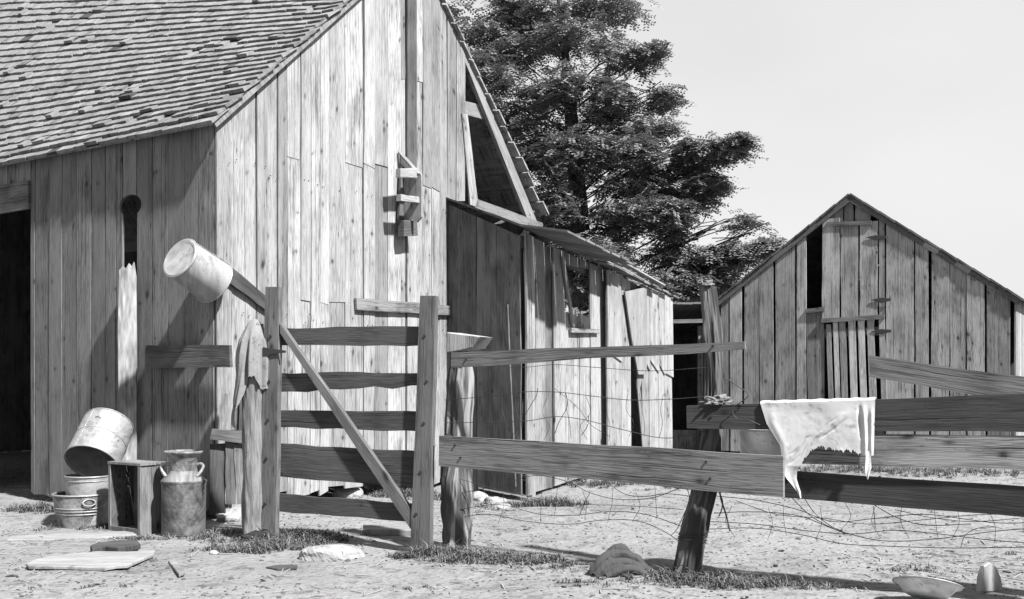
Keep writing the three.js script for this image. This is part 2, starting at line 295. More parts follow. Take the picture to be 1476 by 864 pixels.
// side wall: local plane x = 0, facing -x. SF is a frame for it: its x axis runs from the far end to the gable corner
const SF = new Frame(V3(C.x, 0, C.z), TH0 - Math.PI / 2);   // x = barn +z ... corner at x = 0, far end at x < 0, z outwards
const sp = (px, py, z = 0) => SF.hz(px, py, z);
{
  const top = EAVE - 0.03, tones = [0.12, 0.14, 0.16, 0.11, 0.13];  // same wood as gable, toned darker: weak grazing light put into the colour
  const edges = [47, 53, 74, 93, 114, 135, 155, 170, 180, 200, 222, 245, 269, 289, 312];
  const hc = sp(191, 297), hr = 0.155, hy = 0.1;                  // round head of the dark slot
  for (let i = 0; i < edges.length - 1; i++) {
    const x0 = sp(edges[i], 450).x + (R() < 0.4 ? rr(0.006, 0.012) : rr(0.001, 0.004)), x1 = sp(edges[i + 1], 450).x - rr(0.001, 0.004) - (i === 13 ? 0.004 : 0), y0 = rr(0.03, 0.1);
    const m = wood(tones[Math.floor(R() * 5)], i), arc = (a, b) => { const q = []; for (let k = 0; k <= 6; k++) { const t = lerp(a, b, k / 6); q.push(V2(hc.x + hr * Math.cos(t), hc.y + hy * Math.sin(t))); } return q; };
    const z = rr(0, 0.008);
    if (i === 8) {                                      // above the slot
      const a = Math.acos(clamp((x0 - hc.x) / hr, -1, 1)), b = Math.acos(clamp((x1 - hc.x) / hr, -1, 1));
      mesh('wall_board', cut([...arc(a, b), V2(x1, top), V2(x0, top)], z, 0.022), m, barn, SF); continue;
    }
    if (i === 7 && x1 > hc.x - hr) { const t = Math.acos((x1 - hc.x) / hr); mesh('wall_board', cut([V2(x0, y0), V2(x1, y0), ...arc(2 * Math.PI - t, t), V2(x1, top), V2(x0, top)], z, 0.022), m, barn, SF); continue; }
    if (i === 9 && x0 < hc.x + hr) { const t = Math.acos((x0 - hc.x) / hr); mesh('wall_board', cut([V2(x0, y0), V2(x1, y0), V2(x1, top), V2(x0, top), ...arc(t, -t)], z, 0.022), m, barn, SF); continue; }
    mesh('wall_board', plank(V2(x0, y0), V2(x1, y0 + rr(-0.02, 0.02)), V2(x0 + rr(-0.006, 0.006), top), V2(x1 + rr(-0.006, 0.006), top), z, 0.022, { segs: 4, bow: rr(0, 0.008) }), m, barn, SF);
  }
  const xd = sp(47, 450).x;                             // doorway beyond the last board
  for (let k = 0; k < 6; k++) mesh('wall_board', plank(V2(xd - 0.2 * (k + 1), sp(40, 264).y), V2(xd - 0.2 * k - 0.006, sp(40, 264).y), V2(xd - 0.2 * (k + 1), top), V2(xd - 0.2 * k - 0.006, top), 0.002, 0.02), wood(0.17, k), barn, SF);
  mesh('lintel', plank(V2(xd - 1.3, sp(40, 305).y), V2(xd - 1.3, sp(40, 263).y), V2(xd + 0.01, sp(40, 303).y), V2(xd + 0.01, sp(40, 263).y), 0.028, 0.03), wood(0.11, 1, true), barn, SF);
  for (let k = 0; k < 12; k++) mesh('wall_board', plank(V2(xd - 1.2 - 0.22 * (k + 1), 0.05), V2(xd - 1.2 - 0.22 * k - 0.005, 0.05), V2(xd - 1.2 - 0.22 * (k + 1), top), V2(xd - 1.2 - 0.22 * k - 0.005, top), 0.002, 0.02), wood(0.2, k), barn, SF);
}
// roof: the shingled slope in view, the other slope as boards
{
  const roof = new THREE.Group(); roof.name = 'roof'; barn.add(roof); roof.updateMatrix();
  const eo = 0.17, ro = 0.08, sl = Math.hypot(HALF, RISE), cs = HALF / sl, sn = RISE / sl;   // eave overhang (down the slope), rake overhang
  // slope frame: s up the slope from the wall line, q outwards
  const sway = (s, z) => 0.27 * clamp(-z, 0, 7) * Math.max(0, s / sl);     // the ridge climbs away from the gable: an old twisted roof
  const P = (s, z, q) => V3(s * cs - q * sn, EAVE + s * sn + q * cs + sway(s, z), z), Pr = (s, z, q) => V3(GW - s * cs + q * sn, EAVE + s * sn + q * cs + sway(s, z), z);
  const slab = (f, s0, s1, z0, z1, q0, q1) => { const v = []; for (const s of [s0, s1]) for (const z of [z0, z1]) for (const q of [q0, q1]) v.push(f(s, z, q)); const q4 = (a, b, c, d) => [a, b, c, a, c, d]; const id = [...q4(0, 1, 3, 2), ...q4(4, 6, 7, 5), ...q4(0, 4, 5, 1), ...q4(2, 3, 7, 6), ...q4(1, 5, 7, 3), ...q4(0, 2, 6, 4)]; const g = new THREE.BufferGeometry(); g.setAttribute('position', new THREE.Float32BufferAttribute(id.flatMap((i) => v[i].toArray()), 3)); const uv = []; for (const i of id) uv.push((i & 2 ? z1 : z0) / TH, (i & 4 ? s1 : s0) / TW); g.setAttribute('uv', new THREE.Float32BufferAttribute(uv, 2)); g.computeVertexNormals(); return g; };
  for (const [z0, z1] of [[-BL, -7], [-7, ro - 0.02]]) { mesh('roof_deck', slab(P, -eo + 0.02, sl, z0, z1, -0.02, 0.0), deckMat, roof); mesh('roof_deck', slab(Pr, -eo + 0.02, sl, z0, z1 - (z1 > 0 ? 0.05 : 0), 0.006, 0.02), deckMat, roof); }
  for (let k = 0; k < 16; k++) { const s0 = -eo + 0.03 + k * 0.237; mesh('roof_deck_board', slab(Pr, s0, s0 + 0.215, -7, ro + rr(-0.03, 0.03), -0.02, 0.004), deckMat, roof); }
  mesh('rake_board', slab(P, -eo + 0.03, sl - 0.02, ro - 0.022, ro - 0.003, -0.05, -0.004), wood(0.17, 1), roof);
  const rS = rng(4242), list = [], exposure = 0.102, courses = Math.ceil((sl + eo) / exposure);
  const smat = [0.15, 0.17, 0.18, 0.2, 0.13].map((a, i) => wood(a, 2 * (i % 2))), darkS = wood(0.04, 1, true);
  for (let c = 0; c < courses; c++) {
    let z = ro + rr(0, 0.03, rS); const wob = rr(-0.006, 0.006, rS);
    while (z > -BL) {
      const w = rr(0.08, 0.19, rS), s0 = -eo + c * exposure + wob + rr(-0.006, 0.006, rS) + 0.006 * Math.sin(z * 3 + c), lift = rS() < 0.04 ? rr(0.008, 0.03, rS) : 0, miss = rS() < 0.012;
      if (!miss) {
        const len = 0.25, bt = rr(0.028, 0.036, rS), z1 = z, z0 = z - w + rr(0.002, 0.006, rS), sk = rr(-0.005, 0.005, rS);
        // wedge: thick butt, thin head, tail resting on the course below
        const q0 = c ? 0.026 : 0.004, v = [P(s0 + sk, z0, q0 + lift), P(s0 - sk, z1, q0 + lift), P(s0 + len, z1, 0.002), P(s0 + len, z0, 0.002), P(s0 + sk, z0, q0 + bt + lift), P(s0 - sk, z1, q0 + bt + lift), P(s0 + len, z1, 0.007), P(s0 + len, z0, 0.007)];
        const q4 = (a, b, cc, d) => [a, b, cc, a, cc, d], id = [...q4(4, 5, 6, 7), ...q4(0, 3, 2, 1), ...q4(0, 1, 5, 4), ...q4(1, 2, 6, 5), ...q4(0, 4, 7, 3)];
        const g = new THREE.BufferGeometry(), uo = rS(), vo = rS(), uvv = [[0, 0], [w / TW, 0], [w / TW, len / TH], [0, len / TH]]; g.setAttribute('position', new THREE.Float32BufferAttribute(id.flatMap((i) => v[i].toArray()), 3));
        g.setAttribute('uv', new THREE.Float32BufferAttribute(id.flatMap((i) => [uo + uvv[i % 4][0], vo + uvv[i % 4][1] * 2]), 2)); g.computeVertexNormals();
        const mid = P(s0 + 0.06, z - w / 2, 0.03).applyMatrix4(BF.m), px = CX + mid.x / -mid.z * F, py = HY - (mid.y - H) / -mid.z * F;
        list.push({ g, px, py, m: rS() < 0.02 ? darkS : smat[Math.floor(rS() * 5)], size: px > -12 && px < 520 && py > -12 ? w / -mid.z : -1 });
      }
      z -= w;
    }
  }
  list.sort((a, b) => b.size - a.size);
  const rest = [];
  list.forEach((s, i) => { if (i < 300 && s.size > 0) mesh('shingle', s.g, s.m, roof); else rest.push(s.g); });
  const m = mesh('shingles', mergeGeometries(rest), smat[1], roof); m.userData.kind = 'stuff';
}

// ================= LEAN-TO =================
const A = at(757, 545, 10.7); A.y = 0;
const LF = new Frame(A, TH0), lean = thing('lean_to_shed', 'low patched lean-to shed with a square window hole against the barn gable', 'shed', LF);
const lp = (px, py, z = 0) => LF.hz(px, py, z);
{
  const JB = BF.w(gp(644, 430).x, 0, 0.03), J = LF.l(JB);
  const wtop = (x) => lerp(2.74, 2.30, x / 3.91), back = (x) => lerp(3.26, 3.02, x / 3.91);
  const edges = [757, 769, 785, 797, 813, 834, 849, 873, 894, 908, 924, 934, 947, 956, 967.5];
  edges.slice(0, -1).forEach((e, i) => {
    const rec = i > 0 && i < 7 ? -0.1 : 0, x0 = lp(e, 620, rec).x + rr(0.003, 0.01), x1 = lp(edges[i + 1], 620, rec).x - rr(0.003, 0.01), xm = (x0 + x1) / 2, y0 = groundY(LF.w(xm, 0, 0).x, LF.w(xm, 0, 0).z) + rr(0.0, 0.05), tone = [0.23, 0.27, 0.2, 0.25][Math.floor(R() * 4)], tilt = -0.02 - 0.03 * i / 14;
    const pl = (ya, yb, z, t0 = tone, tk = tilt) => mesh('wall_board', plank(V2(x0, ya), V2(x1, ya + rr(-0.02, 0.02)), V2(x0 + tk, yb + (x1 - x0) * 0.05), V2(x1 + tk, yb - (x1 - x0) * 0.05), z, 0.02, { segs: 4, jit: 0.005 }), wood(t0, i), lean);
    const zz = rec + rr(0, 0.012);
    if (i === 2) return void mesh('wall_board', plank(V2(x0 - 0.08, y0), V2(x1 + 0.08, y0), V2(x0 - 0.12, wtop(xm) + 0.03), V2(x1 + 0.06, wtop(xm) + 0.03), rec - 0.03, 0.02), wood(0.12, 1, true), lean);
    if (i === 4 || i === 5) { const ws = lp(838, 455, rec).y, wh = lp(838, 386, rec).y; pl(y0, ws, zz); pl(wh, wtop(xm) + 0.04, rec - 0.012, 0.18, 0); return; }
    if (i === 9) return;                                // gap left by a lost board
    if (i === 7 || i >= 10) { pl(y0, wtop(xm) - 0.25, zz); mesh('wall_board', plank(V2(x0 - 0.03, wtop(xm) - 1.15 + rr(-0.2, 0.3)), V2(x1 - 0.02, wtop(xm) - 1.1), V2(x0 - 0.05, wtop(xm) + 0.02), V2(x1 - 0.05, wtop(xm) - 0.01), 0.028, 0.02, { jit: 0.006 }), wood(tone + 0.02, i + 1), lean); return; }
    pl(y0, wtop(xm) + (rec ? 0.04 : 0), zz);
  });
  // loose pale board hanging skew over the gap, and a broken remnant below
  mesh('wall_board', cut([lp(919, 540, 0.06), lp(931, 540, 0.06), lp(931, 414, 0.06), lp(914, 418, 0.06), lp(899, 421, 0.06), lp(902, 436, 0.06), lp(908, 480, 0.06)], 0.055, 0.02), wood(0.21, 2), lean);
  mesh('wall_board', cut([lp(917, 520, 0.01), lp(924, 524, 0.01), lp(924, 545, 0.01), lp(921, 560, 0.01), lp(925, 600, 0.01), lp(935, 645, 0.01), lp(926, 660, 0.01), lp(917, 560, 0.01)].reverse(), 0.012, 0.016), wood(0.2, 2), lean);
  mesh('wall_plate', plank(V2(1.98, 2.38), V2(1.98, 2.51), V2(3.85, 2.17), V2(3.85, 2.31), -0.08, 0.06), wood(0.1, 1, true), lean);
  mesh('wall_plate', plank(V2(0.05, 2.65), V2(0.05, 2.77), V2(1.95, 2.43), V2(1.95, 2.55), -0.2, 0.06), wood(0.1, 1, true), lean);
  // battens and cleats beside the window hole
  mesh('batten', plank(lp(823, 470, -0.06), lp(826, 470, -0.06), lp(808, 370, -0.06), lp(811, 370, -0.06), -0.06, 0.025), wood(0.24, 0), lean);
  mesh('cleat', plank(lp(822, 473, -0.05), lp(822, 480, -0.05), lp(862, 475, -0.05), lp(862, 481, -0.05), -0.06, 0.03), wood(0.19, 1), lean);
  mesh('corner_board', plank(V2(-0.03, -0.04), V2(0.1, -0.04), V2(-0.06, 2.74), V2(0.05, 2.73), 0.026, 0.022, { segs: 5, jit: 0.006 }), wood(0.2, 1), lean);
  // shaded near end: two very wide boards from the gable to the corner
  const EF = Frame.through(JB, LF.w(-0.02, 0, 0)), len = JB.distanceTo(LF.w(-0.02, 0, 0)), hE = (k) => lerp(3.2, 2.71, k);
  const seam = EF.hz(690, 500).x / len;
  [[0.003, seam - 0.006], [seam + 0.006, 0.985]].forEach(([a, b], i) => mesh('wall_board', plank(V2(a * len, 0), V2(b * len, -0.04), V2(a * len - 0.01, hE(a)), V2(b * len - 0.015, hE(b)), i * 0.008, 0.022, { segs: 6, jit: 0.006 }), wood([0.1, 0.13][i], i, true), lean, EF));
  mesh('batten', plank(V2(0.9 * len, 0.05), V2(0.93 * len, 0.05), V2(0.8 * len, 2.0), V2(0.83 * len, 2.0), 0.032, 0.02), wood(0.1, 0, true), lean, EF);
  // far end wall with a dark doorway beside it
  const RF = new Frame(LF.w(3.91, 0, 0), TH0 + Math.PI / 2);
  for (let k = 0; k < 3; k++) mesh('wall_board', plank(V2(0.02 + k * 0.2, 0.03), V2(0.21 + k * 0.2, 0.03), V2(0.02 + k * 0.2, 2.28), V2(0.21 + k * 0.2, 2.3), 0, 0.02), wood(0.2, k), lean, RF);
  // posts inside
  for (const [x, z] of [[3.8, -1.12], [3.82, -0.1]]) mesh('post', box(x - 0.05, x + 0.05, -0.03, z < -1 ? back(x) - 0.1 : wtop(x) - 0.08, z - 0.05, z + 0.05), wood(0.12, 1, true), lean);
  // roof boards, running from the gable down to the eave
  const n = 20;
  for (let k = 0; k < n; k++) {
    const a = k / n, b = (k + 1) / n - 0.002, fx = (t) => lerp(-0.1, 3.97, t), bx = (t) => lerp(J.x - 0.06, 3.97, t), t = a * 3.97;
    const over = (t < 1.5 ? 0.58 : lerp(0.24, 0.07, clamp((t - 1.5) / 2.2))) + rr(-0.03, 0.03), dz = t < 1.5 ? 0.02 : 0;
    const y = (x, z) => z > 0 ? wtop(x) + 0.035 - z * 0.2 + dz : lerp(wtop(x) + 0.035 + dz, back(x), -z / 1.17);
    const pos = [], zs = [-1.15, 0, over], id = [];
    for (const z of zs) { const q = (z + 1.15) / 1.15, x0 = lerp(bx(a), fx(a), Math.min(q, 1.2)), x1 = lerp(bx(b), fx(b), Math.min(q, 1.2)); const l = rr(0, 0.008); for (const h of [0, 0.022]) pos.push(V3(x0, y(x0, z) + h + l, z), V3(x1, y(x1, z) + h + l, z)); }
    const q4 = (p, q, r, s) => id.push(p, q, r, p, r, s);
    for (const o of [0, 4]) { q4(o + 2, o + 6, o + 7, o + 3); q4(o, o + 1, o + 5, o + 4); q4(o, o + 4, o + 6, o + 2); q4(o + 1, o + 3, o + 7, o + 5); }
    q4(8, 9, 11, 10); q4(0, 2, 3, 1);
    const g = new THREE.BufferGeometry(); g.setAttribute('position', new THREE.Float32BufferAttribute(id.flatMap((i) => pos[i].toArray()), 3)); g.setAttribute('uv', new THREE.Float32BufferAttribute(id.flatMap((i) => [pos[i].x / TW, pos[i].z / TH]), 2)); g.computeVertexNormals();
    mesh('roof_board', g, wood([0.1, 0.14, 0.17][k % 3], k), lean);
  }
  // loose strips lying along the eave
  const strip = (x0, y0, z0, x1, y1, z1, w) => mesh('roof_strip', tubeBoard(V3(x0, y0, z0), V3(x1, y1, z1), w, 0.02), wood(0.25, 0), lean);
  strip(1.1, wtop(1.1) + 0.075, 0.28, 3.5, wtop(3.5) + 0.12, 0.05, 0.07);
  strip(1.3, wtop(1.3) + 0.11, 0.1, 2.6, wtop(2.6) + 0.2, -0.1, 0.06);
}
function tubeBoard(a, b, w, t) {                        // a plain stick between two points
  const d = b.clone().sub(a), L = d.length(), g = new THREE.BoxGeometry(L, t, w, 1, 1, 1), uv = g.attributes.uv, p = g.attributes.position; const o = R(); for (let i = 0; i < p.count; i++) uv.setXY(i, o + (p.getZ(i) + p.getY(i)) / TW, p.getX(i) / TH + o);
  const q = new THREE.Quaternion().setFromUnitVectors(V3(1, 0, 0), d.normalize()); g.applyQuaternion(q); g.translate((a.x + b.x) / 2, (a.y + b.y) / 2, (a.z + b.z) / 2); return g;
}

// ================= SMALL BARN =================
const apexG = at(1226, 545, 14.6), TH2 = TH0 - Math.PI / 2;
const SB = new Frame(V3(apexG.x, 0, apexG.z), TH2);
const small = thing('small_barn', 'small plank barn with a pointed gable, loft hole and slatted hatch', 'barn', SB);
const sbp = (px, py, z = 0) => SB.hz(px, py, z);
{
  const HW = 1.97, EV = 2.44, AP = 3.86, DEP = 5, HR = 2.16, ER = AP - (AP - EV) * HR / HW, ry = (x) => lerp(AP, EV, Math.abs(x) / HW);
  const tones = [0.17, 0.23, 0.29, 0.2, 0.26];
  const vb = (p0, p1, py0, py1, z = 0, tone, rough = false) => {          // upright board between two columns of the photograph
    const x0 = sbp(p0, 500).x + rr(0.005, 0.018), x1 = sbp(p1, 500).x - rr(0.005, 0.018), y0 = py0 === null ? 0.03 + rr(0, 0.06) : sbp((p0 + p1) / 2, py0).y, tl = rr(-0.02, 0.01);
    const ty = (x) => py1 === null ? ry(x) - 0.03 : sbp((p0 + p1) / 2, py1).y;
    return mesh('wall_board', plank(V2(x0, y0), V2(x1, y0), V2(x0 + tl, ty(x0 + tl)), V2(x1 + tl, ty(x1 + tl)), z + rr(0, 0.012), 0.022, { segs: 4, jit: 0.006 }), wood(tone ?? tones[Math.floor(R() * 5)], Math.floor(R() * 3), rough || R() < 0.6), small);
  };
  const ed = [1040, 1053, 1072, 1096, 1118, 1149, 1165]; for (let i = 0; i < 6; i++) vb(ed[i], ed[i + 1], null, null);
  const er = [1277, 1319, 1341, 1369, 1394, 1422, 1459]; for (let i = 0; i < 6; i++) vb(er[i], er[i + 1], null, null);
  // loft door boards, the boards above it and the little gable peak
  for (const [a, b, k] of [[1185, 1212, 0], [1212, 1239, 1], [1239, 1267, 2]]) vb(a, b, k < 2 ? 463 : 456, [316, 322, 320][k], 0.013, [0.28, 0.24, 0.26][k]);
  vb(1267, 1277, 460, null, 0.0);
  for (const [a, b] of [[1196, 1217], [1217, 1232], [1232, 1256]]) vb(a, b, 320, null, -0.01, 0.15);
  vb(1165, 1190, 610, 450, -0.005, 0.13); vb(1165, 1178, null, 452, -0.03, 0.13); vb(1178, 1191, null, 456, 0.0, 0.17);
  mesh('batten', plank(sbp(1194, 327), sbp(1194, 321), sbp(1258, 325), sbp(1258, 319), 0.035, 0.03), wood(0.1, 1, true), small);
  mesh('batten', plank(sbp(1163, 452), sbp(1163, 446), sbp(1190, 449), sbp(1190, 443), 0.0, 0.06), wood(0.14, 1, true), small);
  mesh('door_rail', plank(sbp(1186, 466), sbp(1186, 460), sbp(1277, 460), sbp(1277, 454), 0.05, 0.025), wood(0.14, 1, true), small);
  mesh('hatch_rail', plank(sbp(1168, 488), sbp(1168, 476), sbp(1277, 483), sbp(1277, 471), -0.03, 0.03), wood(0.16, 0), small);
  mesh('hatch_rail', plank(sbp(1168, 610), sbp(1168, 596), sbp(1277, 606), sbp(1277, 592), -0.03, 0.03), wood(0.16, 0), small);
  for (const [a, b, t, br] of [[1193, 1200, 468, 0.2], [1203, 1210, 462, 0.38], [1212, 1221, 462, 0.22], [1225, 1235, 462, 0.42], [1239, 1248, 461, 0.4], [1252, 1262, 460, 0.3], [1269, 1277, 460, 0.26]]) {
    mesh('hatch_slat', plank(sbp(a + 4, 615), sbp(b + 4, 615), sbp(a - 1, t), sbp(b - 1, t), 0.026, 0.022, { jit: 0.003 }), wood(br, 0), small);
  }
  vb(1165, 1277, null, 612, -0.02, 0.14);
  for (const [px, py, w] of [[1250, 343, 28], [1257, 433, 28], [1258, 478, 28]]) mesh('strap_hinge', cut([sbp(px, py), sbp(px + w * 0.5, py + 4), sbp(px + w, py + 1), sbp(px + w, py - 2), sbp(px + w * 0.5, py - 3)].map((p) => p), 0.049, 0.006, { bevel: 0.002 }), iron, small);
  mesh('door_frame', box(sbp(1271, 470).x, sbp(1277, 470).x, 0.05, 2.9, -0.08, -0.03), wood(0.12, 0, true), small);
  // sides and back, close them so that the inside stays dark
    for (let k = 0; k < 20; k++) { const z0 = -k * 0.24 - 0.005, z1 = z0 - 0.225; mesh('wall_board', box(HR - 0.02, HR, 0.04, ER - 0.02, z1, z0), wood(tones[k % 5], k), small); }
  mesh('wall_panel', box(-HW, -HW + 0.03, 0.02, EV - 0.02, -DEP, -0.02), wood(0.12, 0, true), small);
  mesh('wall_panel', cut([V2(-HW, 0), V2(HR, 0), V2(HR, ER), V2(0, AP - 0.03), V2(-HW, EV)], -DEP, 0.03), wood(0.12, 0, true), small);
  // roof boards along the ridge, a little ragged at the gable
  const roof = new THREE.Group(); roof.name = 'roof'; small.add(roof);
  for (const s of [-1, 1]) {
    const hw = s > 0 ? HR : HW, L = Math.hypot(hw + 0.08, (AP - EV) * (hw + 0.08) / HW), a = Math.atan2(AP - EV, HW), nb = 11;
    for (let k = 0; k < nb; k++) {
      const s0 = k / nb * L, s1 = (k + 1) / nb * L + 0.03, fz = 0.065 + rr(-0.012, 0.012), g = new THREE.BoxGeometry(s1 - s0, 0.028, DEP + fz); const uv = g.attributes.uv, p = g.attributes.position; for (let i = 0; i < p.count; i++) uv.setXY(i, p.getX(i) / TW + k * 0.3, p.getZ(i) / TH);
      g.rotateZ(-0.03); g.translate((s0 + s1) / 2, 0.012, (fz - DEP) / 2); g.rotateZ(-a); if (s < 0) g.rotateY(Math.PI).translate(0, 0, fz - DEP); g.translate(0, AP, 0); mesh('roof_board', g, wood([0.07, 0.09, 0.11][k % 3], k, true), roof);
    }
    const rg = new THREE.BoxGeometry(L, 0.07, 0.025); rg.translate(L / 2, -0.045, 0.042); rg.rotateZ(-a); if (s < 0) rg.rotateY(Math.PI).translate(0, 0, 0.084); rg.translate(0, AP, 0); mesh('rake_board', noUv(rg), wood(0.09, 1, true), roof);
  }
}

// ================= OPEN SHED BETWEEN THE BARNS =================
{
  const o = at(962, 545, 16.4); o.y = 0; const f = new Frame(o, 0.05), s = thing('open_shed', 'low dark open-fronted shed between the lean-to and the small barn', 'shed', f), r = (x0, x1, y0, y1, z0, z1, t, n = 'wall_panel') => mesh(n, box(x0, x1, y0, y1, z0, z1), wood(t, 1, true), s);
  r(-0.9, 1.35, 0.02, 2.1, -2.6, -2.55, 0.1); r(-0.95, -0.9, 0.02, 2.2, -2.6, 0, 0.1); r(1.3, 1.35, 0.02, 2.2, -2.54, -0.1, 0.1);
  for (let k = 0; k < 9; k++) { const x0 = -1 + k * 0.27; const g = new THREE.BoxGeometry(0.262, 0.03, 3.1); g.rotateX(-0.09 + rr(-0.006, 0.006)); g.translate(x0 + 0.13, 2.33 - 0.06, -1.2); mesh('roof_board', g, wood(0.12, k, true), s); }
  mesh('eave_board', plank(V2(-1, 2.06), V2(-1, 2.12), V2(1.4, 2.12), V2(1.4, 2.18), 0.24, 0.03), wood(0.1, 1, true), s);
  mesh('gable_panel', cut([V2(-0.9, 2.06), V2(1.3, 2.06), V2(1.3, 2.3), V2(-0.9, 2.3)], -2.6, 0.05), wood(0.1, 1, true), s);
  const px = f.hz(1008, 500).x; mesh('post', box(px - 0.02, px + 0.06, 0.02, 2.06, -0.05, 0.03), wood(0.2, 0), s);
  r(-0.85, 1.25, 0.02, 0.3, -0.32, -0.28, 0.13, 'trough_board'); r(-0.85, 1.25, 0.02, 0.36, 0, 0.04, 0.16, 'trough_board');
}

// ================= GATE =================
const gL = at(391, 545, 7.47), gR = at(613, 545, 7.0), GF = Frame.through(V3(gL.x, 0, gL.z), V3(gR.x, 0, gR.z));
const gate = thing('field_gate', 'tall five-bar wooden farm gate with a diagonal brace', 'gate', GF);
const gt = (px, py, z = 0) => GF.hz(px, py, z);
{
  const rail = (a, b, c, d, t, k, o = {}) => mesh('gate_rail', plank(gt(395, b), gt(395, a), gt(616, d), gt(616, c), -0.03, 0.028, { segs: 7, jit: 0.006, ...o }), wood(t, k, true), gate);
  rail(473, 498, 471, 498, 0.045, 0); rail(537, 566, 538, 556, 0.05, 1, { segs: 9, jit: 0.013 }); rail(592, 616, 594, 623, 0.04, 0); rail(640, 686, 652, 707, 0.045, 1); rail(712, 737, 729, 755, 0.04, 0);
  mesh('gate_stile', plank(gt(377, 782), gt(402, 782), gt(388, 414), gt(407, 414), 0.0, 0.05, { segs: 6, jit: 0.008 }), wood(0.1, 1, true), gate);
  mesh('gate_stile', plank(gt(596, 795), gt(624, 795), gt(611, 427), gt(632, 427), 0.0, 0.055, { segs: 6, jit: 0.005 }), wood(0.08, 0, true), gate);
  mesh('gate_brace', plank(gt(405, 480, 0.03), gt(405, 466, 0.03), gt(597, 768, 0.03), gt(597, 740, 0.03), 0.002, 0.045, { segs: 5, jit: 0.004 }), wood(0.1, 0), gate);
  mesh('strap_hinge', cut([gt(386, 501), gt(404, 504), gt(418, 506), gt(418, 509), gt(404, 510), gt(386, 514)].reverse(), 0.052, 0.012), iron, gate);
  for (const [px, py] of [[617, 485], [620, 550], [616, 610], [611, 680], [605, 740], [396, 485], [394, 550], [392, 605], [390, 660], [388, 725]]) { const q = gt(px, py), g = new THREE.CylinderGeometry(0.011, 0.011, 0.012, 7); g.rotateX(Math.PI / 2); g.translate(q.x, q.y, 0.055); mesh('bolt_head', g, iron, gate); }
}
// ---------- post that carries the gate, with a rag over it ----------
const gp0 = at(369, 780, 7.5); gp0.y = 0;
{
  const p = thing('gate_post', 'thick weathered gate post under the hanging rag', 'post', gp0);
  const q = (px, py, D) => at(px, py, D).sub(gp0);
  mesh('post_body', roughPost([{ p: q(366, 800, 7.5), r: 0.085 }, { p: q(367, 760, 7.5), r: 0.085 }, { p: q(368, 680, 7.5), r: 0.092 }, { p: q(366, 600, 7.5), r: 0.09 }, { p: q(366, 520, 7.5), r: 0.08 }, { p: q(367, 470, 7.5), r: 0.06 }], 11, 0.26, 301), wood(0.15, 0, true), p);
  mesh('iron_strap', cut([V2(-0.08, 0.05), V2(0.02, 0.09), V2(0.12, 0.075), V2(0.15, 0.05), V2(0.02, 0.015)].reverse(), 0.1, 0.02), iron, p);
  // rag
  const r = rng(88), nu = 72, nv = 40, pos = [], uv = [], idx = [], topY = q(367, 459, 7.5).y, hem = (f) => { // hem height by direction (0 = towards the camera)
    const d = f * 180 / Math.PI, key = [[-180, 560], [-110, 560], [-75, 606], [-48, 622], [-30, 585], [-18, 545], [14, 542], [24, 552], [45, 562], [70, 556], [110, 545], [180, 560]]; let i = 0; while (i < key.length - 2 && d > key[i + 1][0]) i++; const [a, b] = [key[i], key[i + 1]]; return q(367, lerp(a[1], b[1], clamp((d - a[0]) / (b[0] - a[0]))), 7.5).y; };
  for (let j = 0; j <= nv; j++) for (let i = 0; i <= nu; i++) {
    const f = -Math.PI + i / nu * 2 * Math.PI, v = j / nv, y1 = hem(f) + 0.006 * Math.sin(i * 3.7) , y = lerp(topY, y1, v), drop = topY - y;
    const shoulder = 0.105 * Math.pow(clamp(drop / 0.16), 0.55) + 0.018 * smooth(0.1, 0.35, drop), fold = (0.010 * Math.sin(f * 7 + 0.6) + 0.009 * Math.sin(f * 12 + 2) + 0.006 * Math.sin(f * 19 + drop * 9)) * smooth(0.02, 0.3, drop) * (1 + drop);
    const rad = shoulder + fold + 0.004 * (N0(f * 5 + 9, y * 18 + 4) - 0.5), lf = f < -0.5 && f > -1.4 ? 0.05 * smooth(0.35, 0.75, drop) : 0;
    pos.push(Math.sin(f) * (rad + lf) - 0.012, y + 0.0, Math.cos(f) * rad); uv.push(f * 0.3, y * 2);
  }
  for (let j = 0; j < nv; j++) for (let i = 0; i < nu; i++) { const a = j * (nu + 1) + i, b = a + nu + 1; idx.push(a, b, a + 1, a + 1, b, b + 1); }
  const g = new THREE.BufferGeometry(); g.setAttribute('position', new THREE.Float32BufferAttribute(pos, 3)); g.setAttribute('uv', new THREE.Float32BufferAttribute(uv, 2)); g.setIndex(idx); g.computeVertexNormals();
  const m = mesh('hanging_rag', g, greyCloth); m.position.copy(gp0); tag(m, 'long grey rag hung over the top of the gate post', 'rag');
}
// ---------- boards between the barn corner and the gate post ----------
{
  const f = new Frame(at(330, 545, 8.25).setY(0), 0.25), s = thing('picket_panel', 'broken upright boards and short rail between barn corner and gate post', 'fence', f), q = (px, py) => f.hz(px, py);
  const b = (a, c, py0, py1, z, t, dx, k = 0) => mesh('picket', plank(q(a, py0), q(c, py0), q(a + dx, py1), q(c + dx, py1), z, 0.022, { segs: 4, jit: 0.006 }), wood(t, k, true), s);
  b(301, 325, 740, 640, -0.02, 0.06, 1); b(326, 340, 727, 632, 0.0, 0.1, -2, 1); b(341, 352, 727, 640, 0.008, 0.16, -4); b(328, 341, 700, 515, -0.03, 0.07, 14, 1); b(341, 352, 690, 505, 0.0, 0.06, 7);
  mesh('rail', plank(q(302, 633), q(306, 618), q(362, 640), q(362, 622), 0.032, 0.03, { jit: 0.004 }), wood(0.11, 1, true), s);
  mesh('block', cut([q(317, 608), q(328, 608), q(328, 568), q(321, 567)], 0.03, 0.04), wood(0.15, 1, true), s);
}
